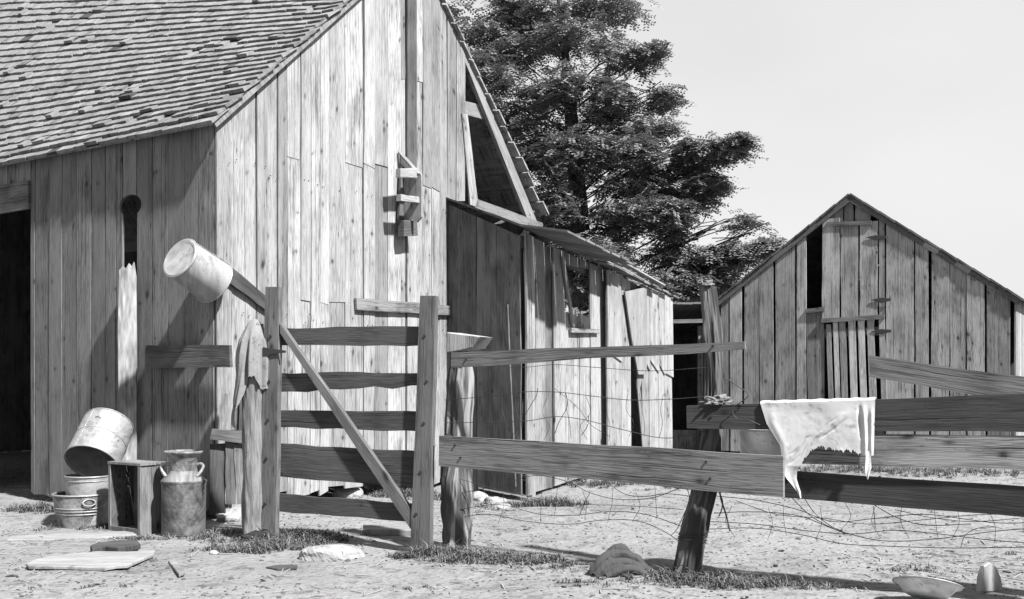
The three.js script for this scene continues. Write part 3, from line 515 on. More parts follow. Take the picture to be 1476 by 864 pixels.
// ---------- board fixed across the side wall ----------
{
  const m = thing('wall_rail', 'short dark board fixed low across the barn side wall under the bucket', 'board', SF);
  const q = (px, py) => SF.hz(px, py, 0.12);
  mesh('rail_board', plank(q(209, 530), q(209, 498), q(331, 530), q(330, 498), 0.09, 0.03, { segs: 5, jit: 0.004 }), wood(0.07, 1, true), m);
  for (const px of [225, 290]) { const a = q(px, 514); mesh('spacer', box(a.x - 0.03, a.x + 0.03, a.y - 0.05, a.y + 0.05, 0.03, 0.089), wood(0.1, 0, true), m); }
}
// ---------- pale slab leaning at the slot ----------
{
  const f = new Frame(SF.w(SF.hz(184, 600, 0.12).x, 0, 0.12), SF.th + 0.62), q = (px, py) => f.hz(px, py), m = mesh('leaning_slab', cut([q(170, 738), q(196, 738), q(197, 560), q(196, 400), q(193, 378), q(190, 385), q(186, 380), q(181, 388), q(177, 384), q(172, 390), q(170, 480), q(171, 560)], -0.012, 0.024), new THREE.MeshStandardMaterial({ color: grey(0.34), map: rustTex, roughness: 0.9, bumpMap: fineBump, bumpScale: 0.006 }), null, f);
  m.geometry.attributes.uv.array.forEach((v, i, a) => { a[i] = v * 0.9; }); tag(m, 'pale splintered slab standing against the barn side wall below the round-topped slot', 'slab');
}
// ---------- perch bracket on the gable ----------
{
  const f = new Frame(BF.w(gp(585, 300).x, 0, 0.04), TH0), g0 = thing('wall_bracket', 'weathered wooden bracket of two planks and two blocks on the gable', 'bracket', f), q = (px, py, z) => f.hz(px, py, z);
  // side cheek standing out from the wall: a board whose plane is across the gable
  const CF = new Frame(BF.w(gp(574, 300).x, 0, 0.045), TH0 - Math.PI / 2), c = (px, py) => CF.hz(px, py, 0);
  const yT = q(572, 216, 0.02).y, yB = q(578, 320, 0.02).y;
  mesh('cheek', cut([V2(0, yB + 0.22), V2(0, yT), V2(0.28, yT - 0.28), V2(0.28, yB + 0.03), V2(0.22, yB - 0.02), V2(0.15, yB + 0.02), V2(0.05, yB)], 0, 0.022), wood(0.2, 1, true), g0, CF);
  mesh('block', plank(q(577, 256, 0.26), q(577, 243, 0.26), q(602, 256, 0.26), q(602, 242, 0.26), 0.2, 0.06, { jit: 0.004 }), wood(0.3, 0), g0);
  mesh('block', plank(q(578, 289, 0.26), q(578, 280, 0.26), q(606, 293, 0.26), q(604, 284, 0.26), 0.2, 0.06, { jit: 0.004 }), wood(0.28, 0), g0);
  mesh('back_board', plank(q(580, 340, 0.1), q(598, 340, 0.1), q(584, 240, 0.1), q(599, 240, 0.1), 0.02, 0.03), wood(0.09, 1, true), g0);
  mesh('base_block', plank(q(578, 341, 0.1), q(578, 318, 0.1), q(598, 340, 0.1), q(597, 318, 0.1), 0.06, 0.08), wood(0.08, 1, true), g0);
  mesh('slant_strip', tubeBoard(f.l(CF.w(0.0, yT - 0.01, 0.05)), f.l(CF.w(0.27, yT - 0.28, 0.05)), 0.03, 0.02), wood(0.24, 0), g0);
}

// ================= RIGHT-HAND RAIL FENCE =================
const P1 = at(657, 545, 7.08).setY(0), P2 = at(1022, 545, 6.1).setY(0), P3 = at(1800, 545, 4.98).setY(0);
const FA = Frame.through(P1, P2), FB = Frame.through(P2, P3);
const fence = thing('rail_fence', 'mended board and wire fence on crooked posts beside the gate', 'fence', P1);
{
  const D1 = 7.08, D2 = 6.1, loc = (p) => p.clone().sub(P1), q = (px, py, D) => loc(at(px, py, D));
  const p1 = mesh('post', roughPost([{ p: q(657, 800, D1), r: 0.105 }, { p: q(657, 760, D1), r: 0.102 }, { p: q(659, 690, D1), r: 0.1 }, { p: q(661, 600, D1), r: 0.09 }, { p: q(663, 520, D1), r: 0.085 }, { p: q(664, 496, D1), r: 0.08 }], 9, 0.3, 411), barkOf(0.2), fence);
  const tb = mesh('post_top', cut([FA.hz(655, 481), FA.hz(700, 487), FA.hz(690, 501), FA.hz(672, 505), FA.hz(654, 508)].reverse(), -0.08, 0.16, { bevel: 0.006 }), wood(0.3, 0, true), p1, FA); tb.userData.label = 'pale split end of the post';
  const p2 = mesh('post', roughPost([{ p: q(986, 852, D2), r: 0.082 }, { p: q(991, 825, D2), r: 0.08 }, { p: q(1004, 760, D2), r: 0.076 }, { p: q(1019, 690, D2), r: 0.072 }, { p: q(1026, 630, D2), r: 0.06 }, { p: q(1029, 560, D2), r: 0.055 }, { p: q(1027, 480, D2), r: 0.055 }, { p: q(1019, 412, D2), r: 0.046 }], 17, 0.3, 433), barkOf(0.09), fence);
  const cap = lump(0.05, 0.028, 0.045, 0.8, 4, 5, 6); cap.translate(q(1017, 412, D2).x, q(1017, 411, D2).y, q(1017, 412, D2).z); mesh('post_top', cap, lichen, p2).userData.label = 'pale lichen-covered top of the post';
  mesh('post', roughPost([{ p: q(1695, 925, 5.14), r: 0.08 }, { p: q(1698, 700, 5.14), r: 0.08 }, { p: q(1700, 470, 5.14), r: 0.07 }], 11, 0.2, 439), wood(0.1, 0, true), fence);
  const rail = (fr, z, t, a, b, mat, o = {}) => mesh('rail', plank(fr.hz(a[0], a[2], z), fr.hz(a[0], a[1], z), fr.hz(b[0], b[2], z), fr.hz(b[0], b[1], z), z - t, t, { segs: 6, jit: 0.006, ...o }), mat, fence, fr);
  rail(FA, 0.135, 0.025, [650, 508, 530], [1074, 492, 504], wood(0.12, 0, true), { jit: 0.007 });                 // thin crooked top rail
  rail(FA, 0.20, 0.03, [633, 628, 672], [1129, 658, 718], wood(0.14, 0, true));                                    // long middle plank
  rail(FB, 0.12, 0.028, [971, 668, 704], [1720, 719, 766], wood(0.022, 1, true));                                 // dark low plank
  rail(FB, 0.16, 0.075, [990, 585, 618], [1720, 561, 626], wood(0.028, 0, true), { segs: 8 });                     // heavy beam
  rail(FB, 0.152, 0.025, [1126, 626, 669], [1720, 632, 684], wood(0.18, 0, true));                                  // paler plank below the beam
  rail(FB, 0.10, 0.025, [1253, 512, 543], [1720, 580, 624], wood(0.11, 1, true));                                 // tilted plank above the beam
  // wires: left run (FA), right run (FB)
  const wire = (fr, pts, z = 0.02, r = 0.0022) => mesh('wire', tube(pts.map(([x, y], i) => { const h = fr.hz(x, y, z); return loc(fr.w(h.x, h.y, z + rr(-0.01, 0.01))); }), r, pts.length * 8, 4), wireMat, fence);
  wire(FA, [[640, 577], [700, 572], [760, 565], [810, 566], [850, 571], [910, 577], [960, 576], [1020, 572]], 0.1);
  wire(FA, [[640, 610], [700, 609], [760, 607], [800, 601], [840, 605], [900, 620], [960, 632], [1018, 622]], 0.1);
  wire(FA, [[660, 712], [720, 700], [770, 686], [820, 695], [850, 710], [890, 720], [940, 718], [978, 705]], 0.05);
  wire(FA, [[660, 735], [720, 728], [780, 742], [830, 743], [880, 738], [930, 742], [985, 760]], 0.05);
  wire(FA, [[655, 748], [700, 742], [760, 752], [820, 756], [870, 750], [920, 752], [960, 768], [985, 785]], 0.05);
  wire(FA, [[680, 520], [740, 530], [800, 526], [860, 530], [940, 535], [1018, 530]], 0.08, 0.0018);
  wire(FA, [[775, 560], [772, 572], [768, 580], [762, 590], [757, 600]], 0.1); wire(FA, [[815, 566], [818, 585], [806, 610], [800, 625]], 0.1); wire(FA, [[848, 600], [846, 615], [838, 628]], 0.1);
  wire(FA, [[870, 690], [900, 712], [930, 716], [960, 712], [995, 716]], 0.04); wire(FA, [[835, 744], [838, 735], [846, 720], [850, 712]], 0.04);
  wire(FA, [[990, 700], [993, 720], [985, 745], [975, 765], [968, 772]], 0.04);
  wire(FB, [[1030, 715], [1090, 722], [1150, 735], [1200, 752], [1260, 748], [1330, 742], [1440, 754], [1520, 752]], 0.04);
  wire(FB, [[1030, 740], [1080, 738], [1150, 744], [1210, 766], [1270, 780], [1340, 778], [1440, 766], [1520, 760]], 0.04);
  wire(FB, [[1025, 752], [1090, 756], [1170, 766], [1230, 770], [1290, 765], [1350, 770], [1440, 780], [1520, 785]], 0.04);
  wire(FB, [[1020, 763], [1090, 762], [1160, 772], [1210, 784], [1290, 788], [1370, 790], [1440, 790], [1520, 788]], 0.04);
  wire(FB, [[1140, 716], [1170, 745], [1200, 762], [1220, 770]], 0.03); wire(FB, [[1160, 720], [1175, 740], [1200, 760], [1215, 766]], 0.05); wire(FB, [[1260, 728], [1290, 745], [1330, 757], [1400, 756]], 0.05); wire(FB, [[1259, 730], [1261, 748], [1262, 762]], 0.05);
  wire(FB, [[1036, 700], [1040, 720], [1046, 740], [1053, 766]], 0.07, 0.005); wire(FB, [[1032, 702], [1042, 722], [1040, 735], [1036, 745]], 0.07, 0.004);
  wire(FB, [[1046, 545], [1062, 556], [1079, 570], [1068, 580], [1056, 590], [1062, 603], [1080, 606], [1096, 613]], 0.18, 0.003);
  const wr = rng(31337);
  for (let k = 0; k < 9; k++) { const x = 720 + k * 30 + rr(-9, 9, wr), y0 = 566 + rr(0, 8, wr); wire(FA, [[x, y0], [x + rr(-7, 7, wr), y0 + 22], [x + rr(-9, 9, wr), y0 + 42], [x + rr(-9, 9, wr), y0 + 62]], 0.1, 0.0014); }
  for (let k = 0; k < 8; k++) { const x = 700 + k * 36 + rr(-10, 10, wr), y0 = 702 + rr(-6, 10, wr); wire(FA, [[x, y0], [x + rr(-8, 8, wr), y0 + 20], [x + rr(-12, 12, wr), y0 + 44]], 0.05, 0.0014); }
  for (let k = 0; k < 11; k++) { const x = 1060 + k * 40 + rr(-12, 12, wr), y0 = 730 + rr(-8, 10, wr); wire(FB, [[x, y0], [x + rr(-10, 10, wr), y0 + 22], [x + rr(-12, 12, wr), y0 + 46]], 0.04, 0.0014); }
  wire(FA, [[660, 690], [740, 712], [820, 726], [900, 729], [985, 735]], 0.05, 0.0018); wire(FA, [[800, 560], [835, 590], [850, 612], [880, 630]], 0.1, 0.0016);
  wire(FB, [[1060, 722], [1120, 742], [1190, 748], [1250, 756], [1330, 750], [1420, 742], [1520, 745]], 0.06, 0.0018); wire(FB, [[1290, 735], [1340, 746], [1400, 752], [1470, 748]], 0.05, 0.0018); wire(FB, [[1385, 790], [1392, 772], [1410, 762], [1436, 760]], 0.05, 0.0018);
  for (const [px, py, fr, z] of [[656, 642, FA, 0.2], [664, 660, FA, 0.2], [1018, 666, FA, 0.2], [1024, 690, FA, 0.2], [672, 518, FA, 0.135], [1028, 499, FA, 0.135], [1026, 600, FB, 0.16]]) { const h = fr.hz(px, py, z), g = new THREE.CylinderGeometry(0.008, 0.008, 0.008, 7); g.rotateX(Math.PI / 2); g.translate(h.x, h.y, z + 0.003); mesh('nail', g, iron, fence, fr); }
  for (let k = 0; k < 3; k++) { const y = 768 + k * 5, D = D2, c = q(1000 - k, y, D), pts = []; for (let i = 0; i <= 16; i++) { const a = i / 16 * Math.PI * 2; pts.push(V3(c.x + Math.sin(a) * 0.09, c.y + 0.012 * Math.sin(a + k), c.z + Math.cos(a) * 0.09)); } mesh('wire', tube(pts, 0.003, 32, 4), wireMat, fence); }
}
// ---------- pail hung behind the rails ----------
{
  const c = at(1103, 545, 6.02), yT = at(1103, 620, 6.02).y, L = 0.34, b = V3(c.x, yT - L, c.z), t = thing('hung_pail', 'pale pail hanging behind the rails beside the torn cloth', 'pail', b);
  mesh('body', lathe([[0.001, 0.006], [0.12, 0.006], [0.126, 0], [0.13, 0.01], [0.152, L], [0.148, L], [0.124, 0.016], [0.001, 0.012]]), whitePaint, t); mesh('rim', ring(0.153, L, 0.006), whitePaint, t);
  mesh('bail', tube([V3(-0.15, L - 0.02, 0), V3(-0.11, L + 0.1, 0.06), V3(0, L + 0.165, 0.13), V3(0.11, L + 0.1, 0.06), V3(0.15, L - 0.02, 0)], 0.004, 24, 6), wireMat, t);
}
// ---------- cloth over the beam ----------
{
  const top = (px) => lerp(585, 569, (px - 990) / 540), fr = FB, zf = 0.168, zb = 0.078;
  const left = [[0, 1096], [0.3, 1106], [0.62, 1126], [0.8, 1128], [1, 1130]], botKey = [[0, 682], [0.1, 676], [0.17, 668], [0.24, 653], [0.32, 648], [0.4, 645], [0.52, 646], [0.62, 651], [0.7, 651], [0.8, 654], [0.88, 655], [0.94, 657], [1, 657]];
  const key = (K, t) => { let i = 0; while (i < K.length - 2 && t > K[i + 1][0]) i++; return lerp(K[i][1], K[i + 1][1], clamp((t - K[i][0]) / (K[i + 1][0] - K[i][0]))); };
  const nu = 150, nv = 60, pos = [], uv = [], idx = [], nb = 14;
  for (let j = -nb; j <= nv; j++) for (let i = 0; i <= nu; i++) {
    const u = i / nu; let p;
    if (j < 0) {                                        // over the top and a little down the back
      const k = -j / nb, px = lerp(1096, 1262, u), h = fr.hz(px, top(px) - 1, zf), y0 = h.y + 0.004;
      if (k < 0.4) { const a = k / 0.4; p = fr.w(h.x, y0 + 0.006 * Math.sin(a * Math.PI) + 0.002 * Math.sin(u * 40), lerp(zf + 0.002, zb, a)); }
      else p = fr.w(h.x, y0 - (k - 0.4) * 0.16, zb - 0.006 - 0.006 * Math.sin(u * 25 + k * 4));
    } else {
      const v = j / nv, rag = u > 0.14 && u < 0.93 ? (N1(i * 0.9, 3.3) - 0.5) * 6 + (N1(i * 0.25, 9.3) - 0.5) * 6 : 0, bp = key(botKey, u);
      const x0 = key(left, v), x1 = 1262 - 2 * v, px = lerp(x0, x1, Math.pow(u, lerp(1, 0.9, v))) , py = lerp(top(px) - 1, bp, v) + rag * smooth(0.86, 1, v), h = fr.hz(px, py, zf);
      const dia = (u * 1.3 + v * 0.9), amp = smooth(0, 0.3, v);
      const cr = (u0, v0, u1, v1, wd, am) => { const dx = u1 - u0, dy = v1 - v0, L2 = dx * dx + dy * dy, t = ((u - u0) * dx + (v - v0) * dy) / L2, d = ((u - u0) * dy - (v - v0) * dx) / Math.sqrt(L2); return am * gs(d / wd) * smooth(-0.1, 0.2, t) * smooth(1.1, 0.8, t); };
      let z = zf + 0.006 + 0.012 * v + amp * (0.005 * Math.sin(u * 8 + 1.5 * v + 1) + cr(0.34, 0.78, 0.74, 0.22, 0.035, 0.005) - cr(0.4, 0.8, 0.72, 0.36, 0.014, 0.006) - cr(0.34, 0.72, 0.66, 0.3, 0.012, 0.004) - cr(0.05, 0.78, 0.28, 0.7, 0.02, 0.005) - cr(0.04, 0.9, 0.24, 0.84, 0.018, 0.005) + cr(0.9, 0.05, 0.9, 1, 0.02, 0.012) - cr(0.86, 0, 0.85, 0.7, 0.015, 0.010) + cr(0.97, 0.1, 0.97, 1, 0.02, 0.010) + cr(0.08, 0.0, 0.02, 0.8, 0.03, 0.005))
        + (0.006 * (N0.fbm(u * 5 + 5, v * 3 + 2, 1024, 1024, 3) - 0.5) + 0.0018 * (N1.fbm(u * 26 + v * 9, v * 10 + u * 5, 1024, 1024, 3) - 0.5)) * amp;
      p = fr.w(h.x, h.y, z);
    }
    pos.push(p.x, p.y, p.z); uv.push(u * 0.7, j / nv * 0.4);
  }
  for (let j = 0; j < nv + nb; j++) for (let i = 0; i < nu; i++) { const a = j * (nu + 1) + i, b = a + nu + 1; idx.push(a, b, a + 1, a + 1, b, b + 1); }
  const g = new THREE.BufferGeometry(); g.setAttribute('position', new THREE.Float32BufferAttribute(pos, 3)); g.setAttribute('uv', new THREE.Float32BufferAttribute(uv, 2)); g.setIndex(idx); g.computeVertexNormals();
  // two torn tails
  const tail = (P) => { const ps = [], uu = [], id = []; P.forEach(([xa, xb, y, z0, z1], i) => { const a = fr.hz(xa, y, zf), b = fr.hz(xb, y, zf); for (let k = 0; k <= 4; k++) { const t = k / 4, w = fr.w(lerp(a.x, b.x, t), lerp(a.y, b.y, t), lerp(z0, z1, t) + 0.004 * Math.sin(t * 7 + i)); ps.push(w.x, w.y, w.z); uu.push(t * 0.06, i * 0.04); } }); for (let i = 0; i < P.length - 1; i++) for (let k = 0; k < 4; k++) { const a = i * 5 + k; id.push(a, a + 5, a + 1, a + 1, a + 5, a + 6); } const q = new THREE.BufferGeometry(); q.setAttribute('position', new THREE.Float32BufferAttribute(ps, 3)); q.setAttribute('uv', new THREE.Float32BufferAttribute(uu, 2)); q.setIndex(id); q.computeVertexNormals(); return q; };
  const t1 = tail([[1128, 1152, 672, 0.2, 0.19], [1129, 1150, 680, 0.2, 0.185], [1136, 1149, 690, 0.2, 0.18], [1144, 1152, 700, 0.195, 0.185], [1150, 1155, 709, 0.19, 0.185], [1154, 1156, 718, 0.19, 0.188]]);
  const t2 = tail([[1249, 1257, 650, 0.2, 0.185], [1249, 1256, 662, 0.2, 0.18], [1248, 1257, 674, 0.2, 0.185], [1249, 1254, 684, 0.195, 0.188], [1251, 1252, 691, 0.19, 0.19]]);
  const m = mesh('torn_cloth', mergeGeometries([g, t1, t2]), whiteCloth); tag(m, 'torn white cloth with ragged tails hung over the dark fence beam', 'cloth');
  const l = lump(0.08, 0.035, 0.05, 0.9, 4.5, 41, 10), w = FB.w(FB.hz(1036, 583, 0.12).x, FB.hz(1036, 583, 0.12).y + 0.012, 0.12), mm = mesh('lichen_lump', l, lichen); mm.position.copy(w); tag(mm, 'pale crumbly lump on the fence beam against the leaning post', 'lump');
}

// ================= POTS AND CANS =================
const orient = (g, a, b) => { g.applyQuaternion(new THREE.Quaternion().setFromUnitVectors(V3(0, 1, 0), b.clone().sub(a).normalize())); return g.translate(a.x, a.y, a.z); };
function lathe(pts, seg = 48) {
  const g = new THREE.LatheGeometry(pts.map(([r, y]) => V2(r, y)), seg), uv = g.attributes.uv;
  const p = g.attributes.position, o = R(); for (let i = 0; i < p.count; i++) uv.setXY(i, o + (p.getX(i) + p.getY(i) * 0.35) * 1.7, o + (p.getZ(i) * 0.9 + p.getY(i)) * 1.7);
  for (let i = 0; i < p.count; i++) { const x = p.getX(i), y = p.getY(i), z = p.getZ(i), d = 0.007 * (n3(x * 7 + o * 50, y * 7 + 3, z * 7 + 9) - 0.5) * 2, r = Math.hypot(x, z) || 1; p.setXYZ(i, x * (1 + d / r * Math.min(1, r * 6)), y, z * (1 + d / r * Math.min(1, r * 6))); }
  g.computeVertexNormals(); return g;
}
function ring(r, y, t) { const g = new THREE.TorusGeometry(r, t, 8, 48); g.rotateX(Math.PI / 2); g.translate(0, y, 0); return g; }
// hanging bucket: y = 0 at its bottom, mouth at y = L
{
  const a = at(258, 371, 8.28), b = at(308, 406, 8.6), L = a.distanceTo(b), base = V3(a.x, a.y, a.z);
  const t = thing('hanging_bucket', 'pale metal bucket stuck upside down on the end of a slanting plank', 'bucket', base), o = V3(0, 0, 0), e = b.clone().sub(a);
  mesh('body', orient(lathe([[0.001, 0.012], [0.15, 0.012], [0.165, 0.0], [0.176, 0.006], [0.18, 0.02], [0.198, L], [0.203, L + 0.004], [0.198, L + 0.006], [0.192, L - 0.002], [0.172, 0.03], [0.001, 0.022]]), o, e), enamel, t);
  mesh('rim', orient(ring(0.2, L, 0.006), o, e), galv, t); mesh('seam', orient(tube([V3(0.03, 0.02, 0.1775), V3(0.033, L, 0.1965)], 0.004, 4, 5), o, e), galv, t); mesh('bottom_rim', orient(ring(0.178, 0.012, 0.006), o, e), enamel, t);
  const pl = thing('bucket_plank', 'dark plank nailed slanting on the gable with the bucket on its upper end', 'plank', BF), q0 = (px, py) => gp(px, py, 0.075);
  const g = plank(q0(402, 462), q0(402, 443), q0(308, 389), q0(318, 372), 0.045, 0.03, { segs: 6, jit: 0.005 });
  mesh('plank_board', g, wood(0.05, 1, true), pl);
}
// tub, pail in it, can tipped over it
const tubP = at(119, 545, 8.2); tubP.y = groundY(tubP.x, tubP.z);
{
  const t = thing('wash_tub', 'low galvanised wash tub with an oval handle, holding a pail', 'tub', tubP);
  mesh('body', lathe([[0.001, 0.01], [0.175, 0.01], [0.18, 0.0], [0.186, 0.012], [0.2, 0.115], [0.206, 0.121], [0.202, 0.127], [0.208, 0.145], [0.214, 0.151], [0.21, 0.157], [0.226, 0.268], [0.222, 0.268], [0.18, 0.02], [0.001, 0.018]]), galvDark, t);
  mesh('rim', ring(0.227, 0.27, 0.008), galv, t); for (const [br, by] of [[0.2035, 0.118], [0.2085, 0.142], [0.2125, 0.165]]) mesh('band', ring(br, by, 0.0055), galv, t);
  const h = new THREE.TorusGeometry(0.035, 0.006, 8, 28); h.scale(1.35, 0.75, 1); h.rotateX(-0.15); h.rotateY(0.62); h.translate(0.131, 0.215, 0.186); mesh('handle', h, galv, t);
  const pp = V3(tubP.x + 0.05, tubP.y + 0.02, tubP.z - 0.0), L = 0.395, p = thing('inner_pail', 'plain pale pail standing inside the wash tub', 'pail', pp);
  mesh('body', lathe([[0.001, 0.004], [0.15, 0.004], [0.156, 0], [0.16, 0.01], [0.18, L], [0.176, L], [0.155, 0.015], [0.001, 0.012]]), galv, p);
  mesh('rim', ring(0.181, L, 0.007), galv, p); mesh('band', ring(0.1795, L - 0.035, 0.004), galv, p);
  const a = at(131, 668, 8.12), b = at(157, 612, 8.42), l = a.distanceTo(b), c = thing('tipped_can', 'large pale metal can tipped mouth down over the pail', 'can', a), o = V3(), e = b.clone().sub(a);
  mesh('body', orient(lathe([[0.205, 0.02], [0.209, 0.0], [0.214, 0.004], [0.212, 0.02], [0.204, l - 0.02], [0.198, l], [0.186, l + 0.006], [0.182, l - 0.004], [0.001, l - 0.008], [0.001, l - 0.016], [0.19, l - 0.016], [0.205, 0.02]]), o, e), galv, c);
  mesh('rim', orient(ring(0.213, 0.004, 0.007), o, e), galv, c); mesh('seam', orient(tube([V3(-0.08, 0.01, 0.196), V3(-0.077, l - 0.01, 0.188)], 0.004, 4, 5), o, e), galv, c); mesh('band', orient(ring(0.2085, l * 0.5, 0.004), o, e), galv, c); mesh('bottom_rim', orient(ring(0.201, l - 0.006, 0.006), o, e), galv, c);
  const hd = new THREE.TorusGeometry(0.022, 0.004, 6, 20); hd.scale(1.4, 0.8, 1); const mid = e.clone().multiplyScalar(0.8); hd.rotateX(-0.5); hd.translate(mid.x + 0.0, mid.y + 0.12, mid.z + 0.172); mesh('handle', hd, galv, c);
}
// milk can
{
  const o = at(264.5, 545, 7.78); o.y = groundY(o.x, o.z); const t = thing('milk_can', 'rusty milk can with flared mouth and two handles beside the crate', 'milk can', o);
  const k = 0.64 / 0.63;
  mesh('body', lathe([[0.001, 0.012], [0.15, 0.012], [0.158, 0], [0.166, 0.006], [0.166, 0.03], [0.163, 0.036], [0.164, 0.39], [0.169, 0.398], [0.17, 0.408], [0.164, 0.414]].map(([r, y]) => [r, y * k])), rust, t);
  mesh('shoulder', lathe([[0.164, 0.412], [0.15, 0.43], [0.125, 0.455], [0.108, 0.475], [0.104, 0.49]].map(([r, y]) => [r, y * k])), galvDark, t);
  mesh('neck', lathe([[0.104, 0.488], [0.104, 0.555], [0.118, 0.59], [0.14, 0.615], [0.146, 0.622], [0.148, 0.632], [0.143, 0.636], [0.136, 0.632], [0.1, 0.62], [0.04, 0.63], [0.001, 0.632]].map(([r, y]) => [r, y * k])), galvDark, t);
  for (const s of [-1, 1]) mesh('handle', tube([V3(s * 0.1, 0.535, 0.0), V3(s * 0.14, 0.545, 0.015), V3(s * 0.162, 0.53, 0.03), V3(s * 0.148, 0.49, 0.045), V3(s * 0.118, 0.452, 0.06)], 0.013, 20, 8), galv, t);
}
// crate
{
  const o = gnd(203, 772); o.y = groundY(o.x, o.z); const f = new Frame(o, TH0), t = thing('wooden_crate', 'upright open wooden crate with a bored side board between tub and milk can', 'crate', f);
  const W = -f.hx(158, 720).x, D = f.hz(237, 720).x, Hc = 0.535, th = 0.02, m = (n, g, a = 0.1, k = 0) => mesh(n, g, wood(a, k, true), t);   // open side faces -x
  m('side_board', box(0.0, D, 0.0, Hc, -0.02, 0), 0.13); m('back_board', box(D - 0.016, D, 0.03, Hc, -W + 0.022, -0.022), 0.07);  // back and bored boards toned darker: shade inside the crate, put into colour
  m('bottom_board', box(0.0, D, 0.002, 0.03, -W + 0.022, -0.022), 0.11);
  m('top_slat', box(-0.015, 0.13, Hc + 0.002, Hc + 0.02, -W - 0.01, 0.012), 0.15, 1); m('top_slat', box(0.136, D + 0.01, Hc + 0.002, Hc + 0.018, -W - 0.005, 0.01), 0.16, 0);
  m('front_cleat', box(-0.014, -0.001, 0.0, Hc, -0.022, 0.004), 0.13, 1); m('front_cleat', box(-0.014, -0.001, 0.0, Hc, -W, -W + 0.02), 0.13, 1); m('front_cleat', box(-0.013, 0.0, 0.004, 0.05, -W + 0.022, -0.024), 0.13, 1);
  const sh = new THREE.Shape([V2(0, 0), V2(D, 0), V2(D, Hc), V2(0, Hc)]);            // bored side board
  for (let r = 0; r < 5; r++) for (let c = 0; c < 3; c++) { const h = new THREE.Path(); h.absellipse(0.075 + c * 0.08, 0.1 + r * 0.085, 0.022, 0.022, 0, Math.PI * 2); sh.holes.push(h); }
  const g = new THREE.ExtrudeGeometry(sh, { depth: 0.016, bevelEnabled: false, curveSegments: 10 }); g.translate(0, 0, -W); m('bored_board', g, 0.07); m('added_backing', box(0, D, 0.0, Hc, -W - 0.016, -W - 0.003), 0.1);  // backing added behind the bored holes so that they look dark
}

// ================= THINGS ON THE GROUND =================
function flat(pts, t, lift, mat, name, label, cat, tilt = 0, grp) {
  const w = pts.map(([x, y]) => gnd(x, y)), c = w.reduce((s, p) => s.add(p), V3()).divideScalar(w.length); c.y = groundY(c.x, c.z);
  const g = cut(w.map((p) => V2(p.x - c.x, -(p.z - c.z))), 0, t, { bevel: Math.min(0.006, t * 0.3), turn: true }); g.rotateX(-Math.PI / 2);
  const m = mesh(name, g, mat); m.position.copy(c); m.position.y += lift; m.rotation.z = tilt; return tag(m, label, cat, grp);
}
flat([[38, 818], [52, 812], [75, 806], [108, 804], [140, 801], [182, 802], [222, 800], [220, 806], [203, 813], [183, 822], [166, 823], [150, 826], [96, 823], [42, 822]], 0.014, 0.006, wood(0.24, 2), 'flat_board', 'broad pale weathered board lying flat in front of the crate', 'board', 0.01);
flat([[10, 782], [14, 777], [80, 772], [188, 769], [196, 774], [150, 778], [70, 781]], 0.01, 0.0, wood(0.22, 2), 'flat_board', 'long pale board half sunk in dirt in front of the tub', 'board');
flat([[131, 797], [139, 793], [150, 792], [172, 790], [197, 791], [201, 796], [190, 799], [170, 801], [152, 799], [134, 801]], 0.03, 0.012, wood(0.04, 1, true), 'dark_chip', 'dark rough slab of bark on the pale board', 'bark', 0.03);
flat([[243, 812], [251, 809], [266, 829], [258, 832]], 0.012, 0.002, wood(0.2, 0, true), 'wood_scrap', 'narrow pale stick lying below the milk can', 'stick');
flat([[525, 772], [524, 766], [592, 766], [596, 774]], 0.035, 0.005, wood(0.2, 0), 'short_board', 'short pale board lying behind the gate', 'board', 0.01);
flat([[384, 819], [400, 816], [428, 816], [427, 819], [400, 821]], 0.012, 0.004, wood(0.04, 1, true), 'dark_stick', 'thin dark stick beside the pale stone', 'stick');
const rock = (name, px, py, rx, ry, rz, seed, mat, label, cat, grp, amp = 0.45) => { const p = gnd(px, py), m = mesh(name, lump(rx, ry, rz, amp, 1.8, seed), mat); m.position.set(p.x, groundY(p.x, p.z) + ry * 0.2, p.z); m.rotation.y = seed; return tag(m, label, cat, grp); };
rock('pale_slab', 478, 803, 0.24, 0.075, 0.13, 0.25, stoneMat, 'flat pale slab of stone lying in front of the gate', 'stone', null, 0.3);
rock('pale_rock', 690, 712, 0.12, 0.08, 0.12, 3.1, stoneMat, 'pale knobbly rock against the shaded lean-to end wall', 'rock', 'rocks by the lean-to');
rock('pale_rock', 712, 716, 0.15, 0.07, 0.12, 8.3, stoneMat, 'larger pale rock lying between the other rocks by the lean-to end', 'rock', 'rocks by the lean-to');
rock('pale_rock', 722, 727, 0.1, 0.04, 0.1, 5.9, stoneMat, 'low pale rock nearest the bright lean-to corner board', 'rock', 'rocks by the lean-to');
rock('foundation_stone', 500, 716, 0.16, 0.1, 0.12, 6.2, stoneMat, 'foundation stone under the gable boards nearer the gate post with the rag', 'stone', 'stones under the gable');
rock('foundation_stone', 545, 706, 0.14, 0.1, 0.12, 9.2, stoneMat, 'foundation stone under the gable boards nearer the lean-to', 'stone', 'stones under the gable');
rock('corner_stone', 340, 748, 0.16, 0.09, 0.13, 4.4, stoneMat, 'flat stone under the barn corner beside the milk can', 'stone');
rock('small_stone', 308, 798, 0.045, 0.02, 0.03, 2.2, stoneMat, 'small flat stone in the grass below the milk can', 'stone');
rock('bright_stone', 1064, 655, 0.12, 0.1, 0.1, 7.7, stoneMat, 'bright stone on the ground behind the fence post', 'stone');
{ const f = new Frame(gnd(1430, 852).setY(0), 0.5), q = (x, y) => f.hz(x, y), m = mesh('pale_shard', cut([q(1411, 852), q(1412, 834), q(1417, 817), q(1424, 812), q(1434, 818), q(1440, 832), q(1444, 852)], -0.012, 0.02, { bevel: 0.004 }), enamel, null, f); tag(m, 'pale upright shard of broken crock beside the basin', 'shard'); }
